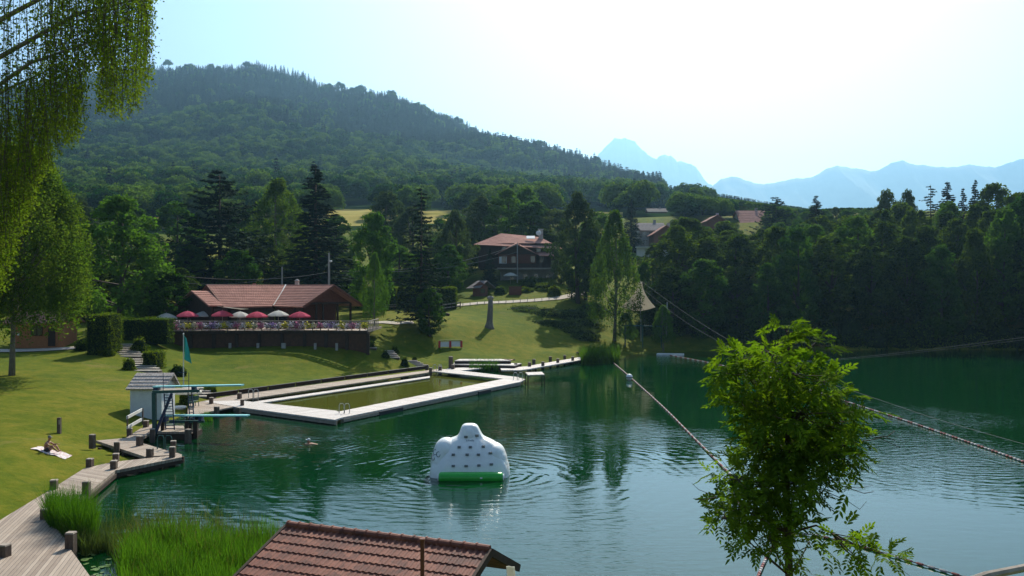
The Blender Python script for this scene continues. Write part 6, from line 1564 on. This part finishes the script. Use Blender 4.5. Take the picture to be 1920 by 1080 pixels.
# swimmer
q=SWIM; pe=empty('person',(q.x,q.y,0)); tag(pe,'swimmer with head and shoulders above the rippled water near the enclosure','person')
J={'pelvis':((.55,.1,-.10),.13),'waist':((.35,.06,-.06),.12),'chest':((.12,.02,0),(.15,.12)),'neckb':((0,0,.06),.06),'neck':((-.03,0,.11),.055)}
B=[('pelvis','waist'),('waist','chest'),('chest','neckb'),('neckb','neck')]
for sg,nm in ((-1,'l'),(1,'r')):
    J[nm+'hip']=((.65,.12*sg,-.14),.09); J[nm+'knee']=((1.05,.16*sg,-.22),.06); J[nm+'ank']=((1.45,.12*sg,-.10),.04)
    B += [('pelvis',nm+'hip'),(nm+'hip',nm+'knee'),(nm+'knee',nm+'ank')]
    J[nm+'sh']=((.06,.19*sg,.02),.06); J[nm+'el']=((-.22,.32*sg,-.02),.045); J[nm+'wr']=((-.48,.20*sg,-.04),.028)
    B += [('chest',nm+'sh'),(nm+'sh',nm+'el'),(nm+'el',nm+'wr')]; hand(J,B,nm+'wr',nm+'h',(-1,0,0),sg)
head_joint(J,B,'neck',(-.06,0,.24),(-1,-.3,0)); figure('body',J,B,pe); head_parts(pe,(-.06,0,.27),(-1,-.3,0),cap='white_plastic')
# two sunbathers
def lying(px,py,z,rz,label,trunks):
    q=G(px,py,z); pe=empty('person',(q.x,q.y+.3,z+.04),rz); tag(pe,label,'person')
    J={'pelvis':((0,0,.12),.13),'waist':((.2,0,.12),.11),'chest':((.42,0,.13),(.15,.11)),'neckb':((.58,0,.13),.06),'neck':((.64,0,.14),.052)}
    B=[('pelvis','waist'),('waist','chest'),('chest','neckb'),('neckb','neck')]
    for sg,nm in ((-1,'l'),(1,'r')):
        J[nm+'hip']=((-.08,.11*sg,.11),.095); J[nm+'knee']=((-.42,.13*sg,.30 if sg<0 else .12),.06); J[nm+'ank']=((-.80,.12*sg,.06),.04); J[nm+'toe']=((-.86,.12*sg,.16),.03)
        B += [('pelvis',nm+'hip'),(nm+'hip',nm+'knee'),(nm+'knee',nm+'ank'),(nm+'ank',nm+'toe')]
        J[nm+'sh']=((.50,.19*sg,.12),.06); J[nm+'el']=((.28,.30*sg,.08),.042); J[nm+'wr']=((.04,.30*sg,.06),.028)
        B += [('chest',nm+'sh'),(nm+'sh',nm+'el'),(nm+'el',nm+'wr')]; hand(J,B,nm+'wr',nm+'h',(-1,0,0),sg)
    J['skull']=((.80,0,.15),.09); J['crown']=((.87,0,.15),.07); J['nose']=((.80,0,.26),.012); B += [('neck','skull'),('skull','crown'),('skull','nose')]
    figure('body',J,B,pe); mb=MB(); mb.ball((.87,0,.14),(.07,.09,.09),10,7); mb.build('hair',M['hair'],pe)
    mb=MB(); mb.ball((0,0,.12),(.16,.17,.145),10,7); mb.build('swim_trunks',M[trunks],pe)
lying(919,682,.75,2.6,'sunbather lying nearer the reeds on the stepped sun deck','red')
lying(952,678,.75,.2,'sunbather lying at the right end of the stepped sun deck','black_cloth')

# ---------------------------------------------------------------- foreground hut with the tiled roof
hut=empty('lakeside_hut',(-3,24,0)); tag(hut,'hut with red-brown corrugated clay tile roof at the bottom of the picture','hut')
RL=P(540,985,25.8); RR=P(917,1031,23.4); 
dv=(RR-RL); dv.z=0; dvn=dv.normalized(); nf=Vector((dvn.y,-dvn.x,0)); nf = nf if nf.y<0 else -nf
slope=.36; Wn=4.6
A=RL; B=RR; rz_avg=(A.z+B.z)/2; A=Vector((A.x,A.y,rz_avg)); B=Vector((B.x,B.y,rz_avg))
D=A+nf*Wn-Vector((0,0,Wn*slope)); C=B+nf*Wn-Vector((0,0,Wn*slope))
Wb=2.0; Db=A-nf*Wb-Vector((0,0,Wb*.5)); Cb=B-nf*Wb-Vector((0,0,Wb*.5))
def tmat():
    m,nt,p,o=newmat('old_clay_tiles'); v=coord(nt,'Object'); n1=noise(nt,1.1,4,.6,v); n2=noise(nt,9,4,.65,v)
    vo=nt.nodes.new('ShaderNodeTexVoronoi'); vo.inputs['Scale'].default_value=3.0; nt.links.new(v,vo.inputs['Vector'])
    sx_=nt.nodes.new('ShaderNodeSeparateXYZ'); nt.links.new(vo.outputs['Color'],sx_.inputs[0])
    f=mathn(nt,'ADD',mathn(nt,'MULTIPLY',n1,.4),mathn(nt,'MULTIPLY',n2,.35)); f=mathn(nt,'ADD',f,mathn(nt,'MULTIPLY',sx_.outputs[0],.25))
    nt.links.new(ramp(nt,f,[(.28,(.070,.020,.012)),(.52,(.185,.056,.030)),(.72,(.29,.105,.058))]),p.inputs['Base Color']); p.inputs['Roughness'].default_value=.75
    bump(nt,p,n2,.6,.01); return m
M['old_tile']=tmat()
mb=MB(); tiled_slope(mb,A,B,C,D,13,34,.03,.028,8); local(mb.build('roof_tiles',M['old_tile'],hut),hut)
mb=MB(); tiled_slope(mb,A,B,Cb,Db,5,34,.03,.028,8); local(mb.build('roof_tiles',M['old_tile'],hut),hut)
mb=MB(); n=17
for i in range(n):
    a=A.lerp(B,i/n)+Vector((0,0,.02)); b=A.lerp(B,(i+1.06)/n)+Vector((0,0,.02)); mb.tube([a,a.lerp(b,.1),a.lerp(b,.12),b],[.135,.135,.115,.105],12)
local(mb.build('ridge_tiles',M['old_tile'],hut),hut)
mb=MB(); d2=(B-A).normalized()
for s0,e0 in ((B,C),(B,Cb),(A,D),(A,Db)):
    off=d2*(.05 if s0 is B else -.05); mb=MB(); mb.beam(s0+off-Vector((0,0,.06)),e0+off-Vector((0,0,.06)),.09,.2); local(mb.build('bargeboard',M['wood_dark'],hut),hut)
mb=MB(); i0=.9; Ai=A+d2*i0; Bi=B-d2*i0; zb=-.6
fa_=Ai+nf*(Wn-.7);fb_=Bi+nf*(Wn-.7);ba_=Ai-nf*(Wb-.6);bb_=Bi-nf*(Wb-.6); zf_=rz_avg-(Wn-.7)*slope-.16; zb_=rz_avg-(Wb-.6)*.5-.16
for p,q,z1,z2 in ((fa_,fb_,zf_,zf_),(ba_,bb_,zb_,zb_)):
    mb.beam(Vector((p.x,p.y,(zb+z1)/2)),Vector((q.x,q.y,(zb+z1)/2)),.12,z1-zb)
for p,r_,q in ((fa_,Ai,ba_),(fb_,Bi,bb_)):
    mb.tri_slab([Vector((p.x,p.y,zb)),Vector((q.x,q.y,zb)),Vector((q.x,q.y,zb_)),Vector((r_.x,r_.y,rz_avg-.16)),Vector((p.x,p.y,zf_))],.1)
local(mb.build('wall',M['wood_red'],hut),hut)
mb=MB(); q=B-nf*1.6+d2*.02; mb.beam(q-Vector((0,0,.85)),q-Vector((0,0,2.2)),.05,.5); 
q2=P(949,1062,21.9); mb=MB(); vs=[];fs=[]
for i in range(7):
    for j in range(4): vs.append((q2.x+j*.07+i*.01,q2.y+.04*math.sin(j*2),q2.z-i*.14))
for i in range(6):
    for j in range(3): fs.append((i*4+j,(i+1)*4+j,(i+1)*4+j+1,i*4+j+1))
mb.add(vs,fs); mb.add([(a,b+.01,c) for a,b,c in vs],[f[::-1] for f in fs]); tag(mb.build('hanging_cloth',M['white_cloth'],smooth=True),'pale cloth hanging below the right gable of the tiled hut','cloth')
q=P(792,1013,20.0); mb=MB(); mb.beam(q,Vector((q.x,q.y,gz(q.x,q.y)-.3)),.085,.085); mb.box(q+Vector((0,0,.02)),(.12,.12,.04)); tag(mb.build('rusty_post',M['wood_red']),'thin rusty square post standing in front of the tiled roof','post')
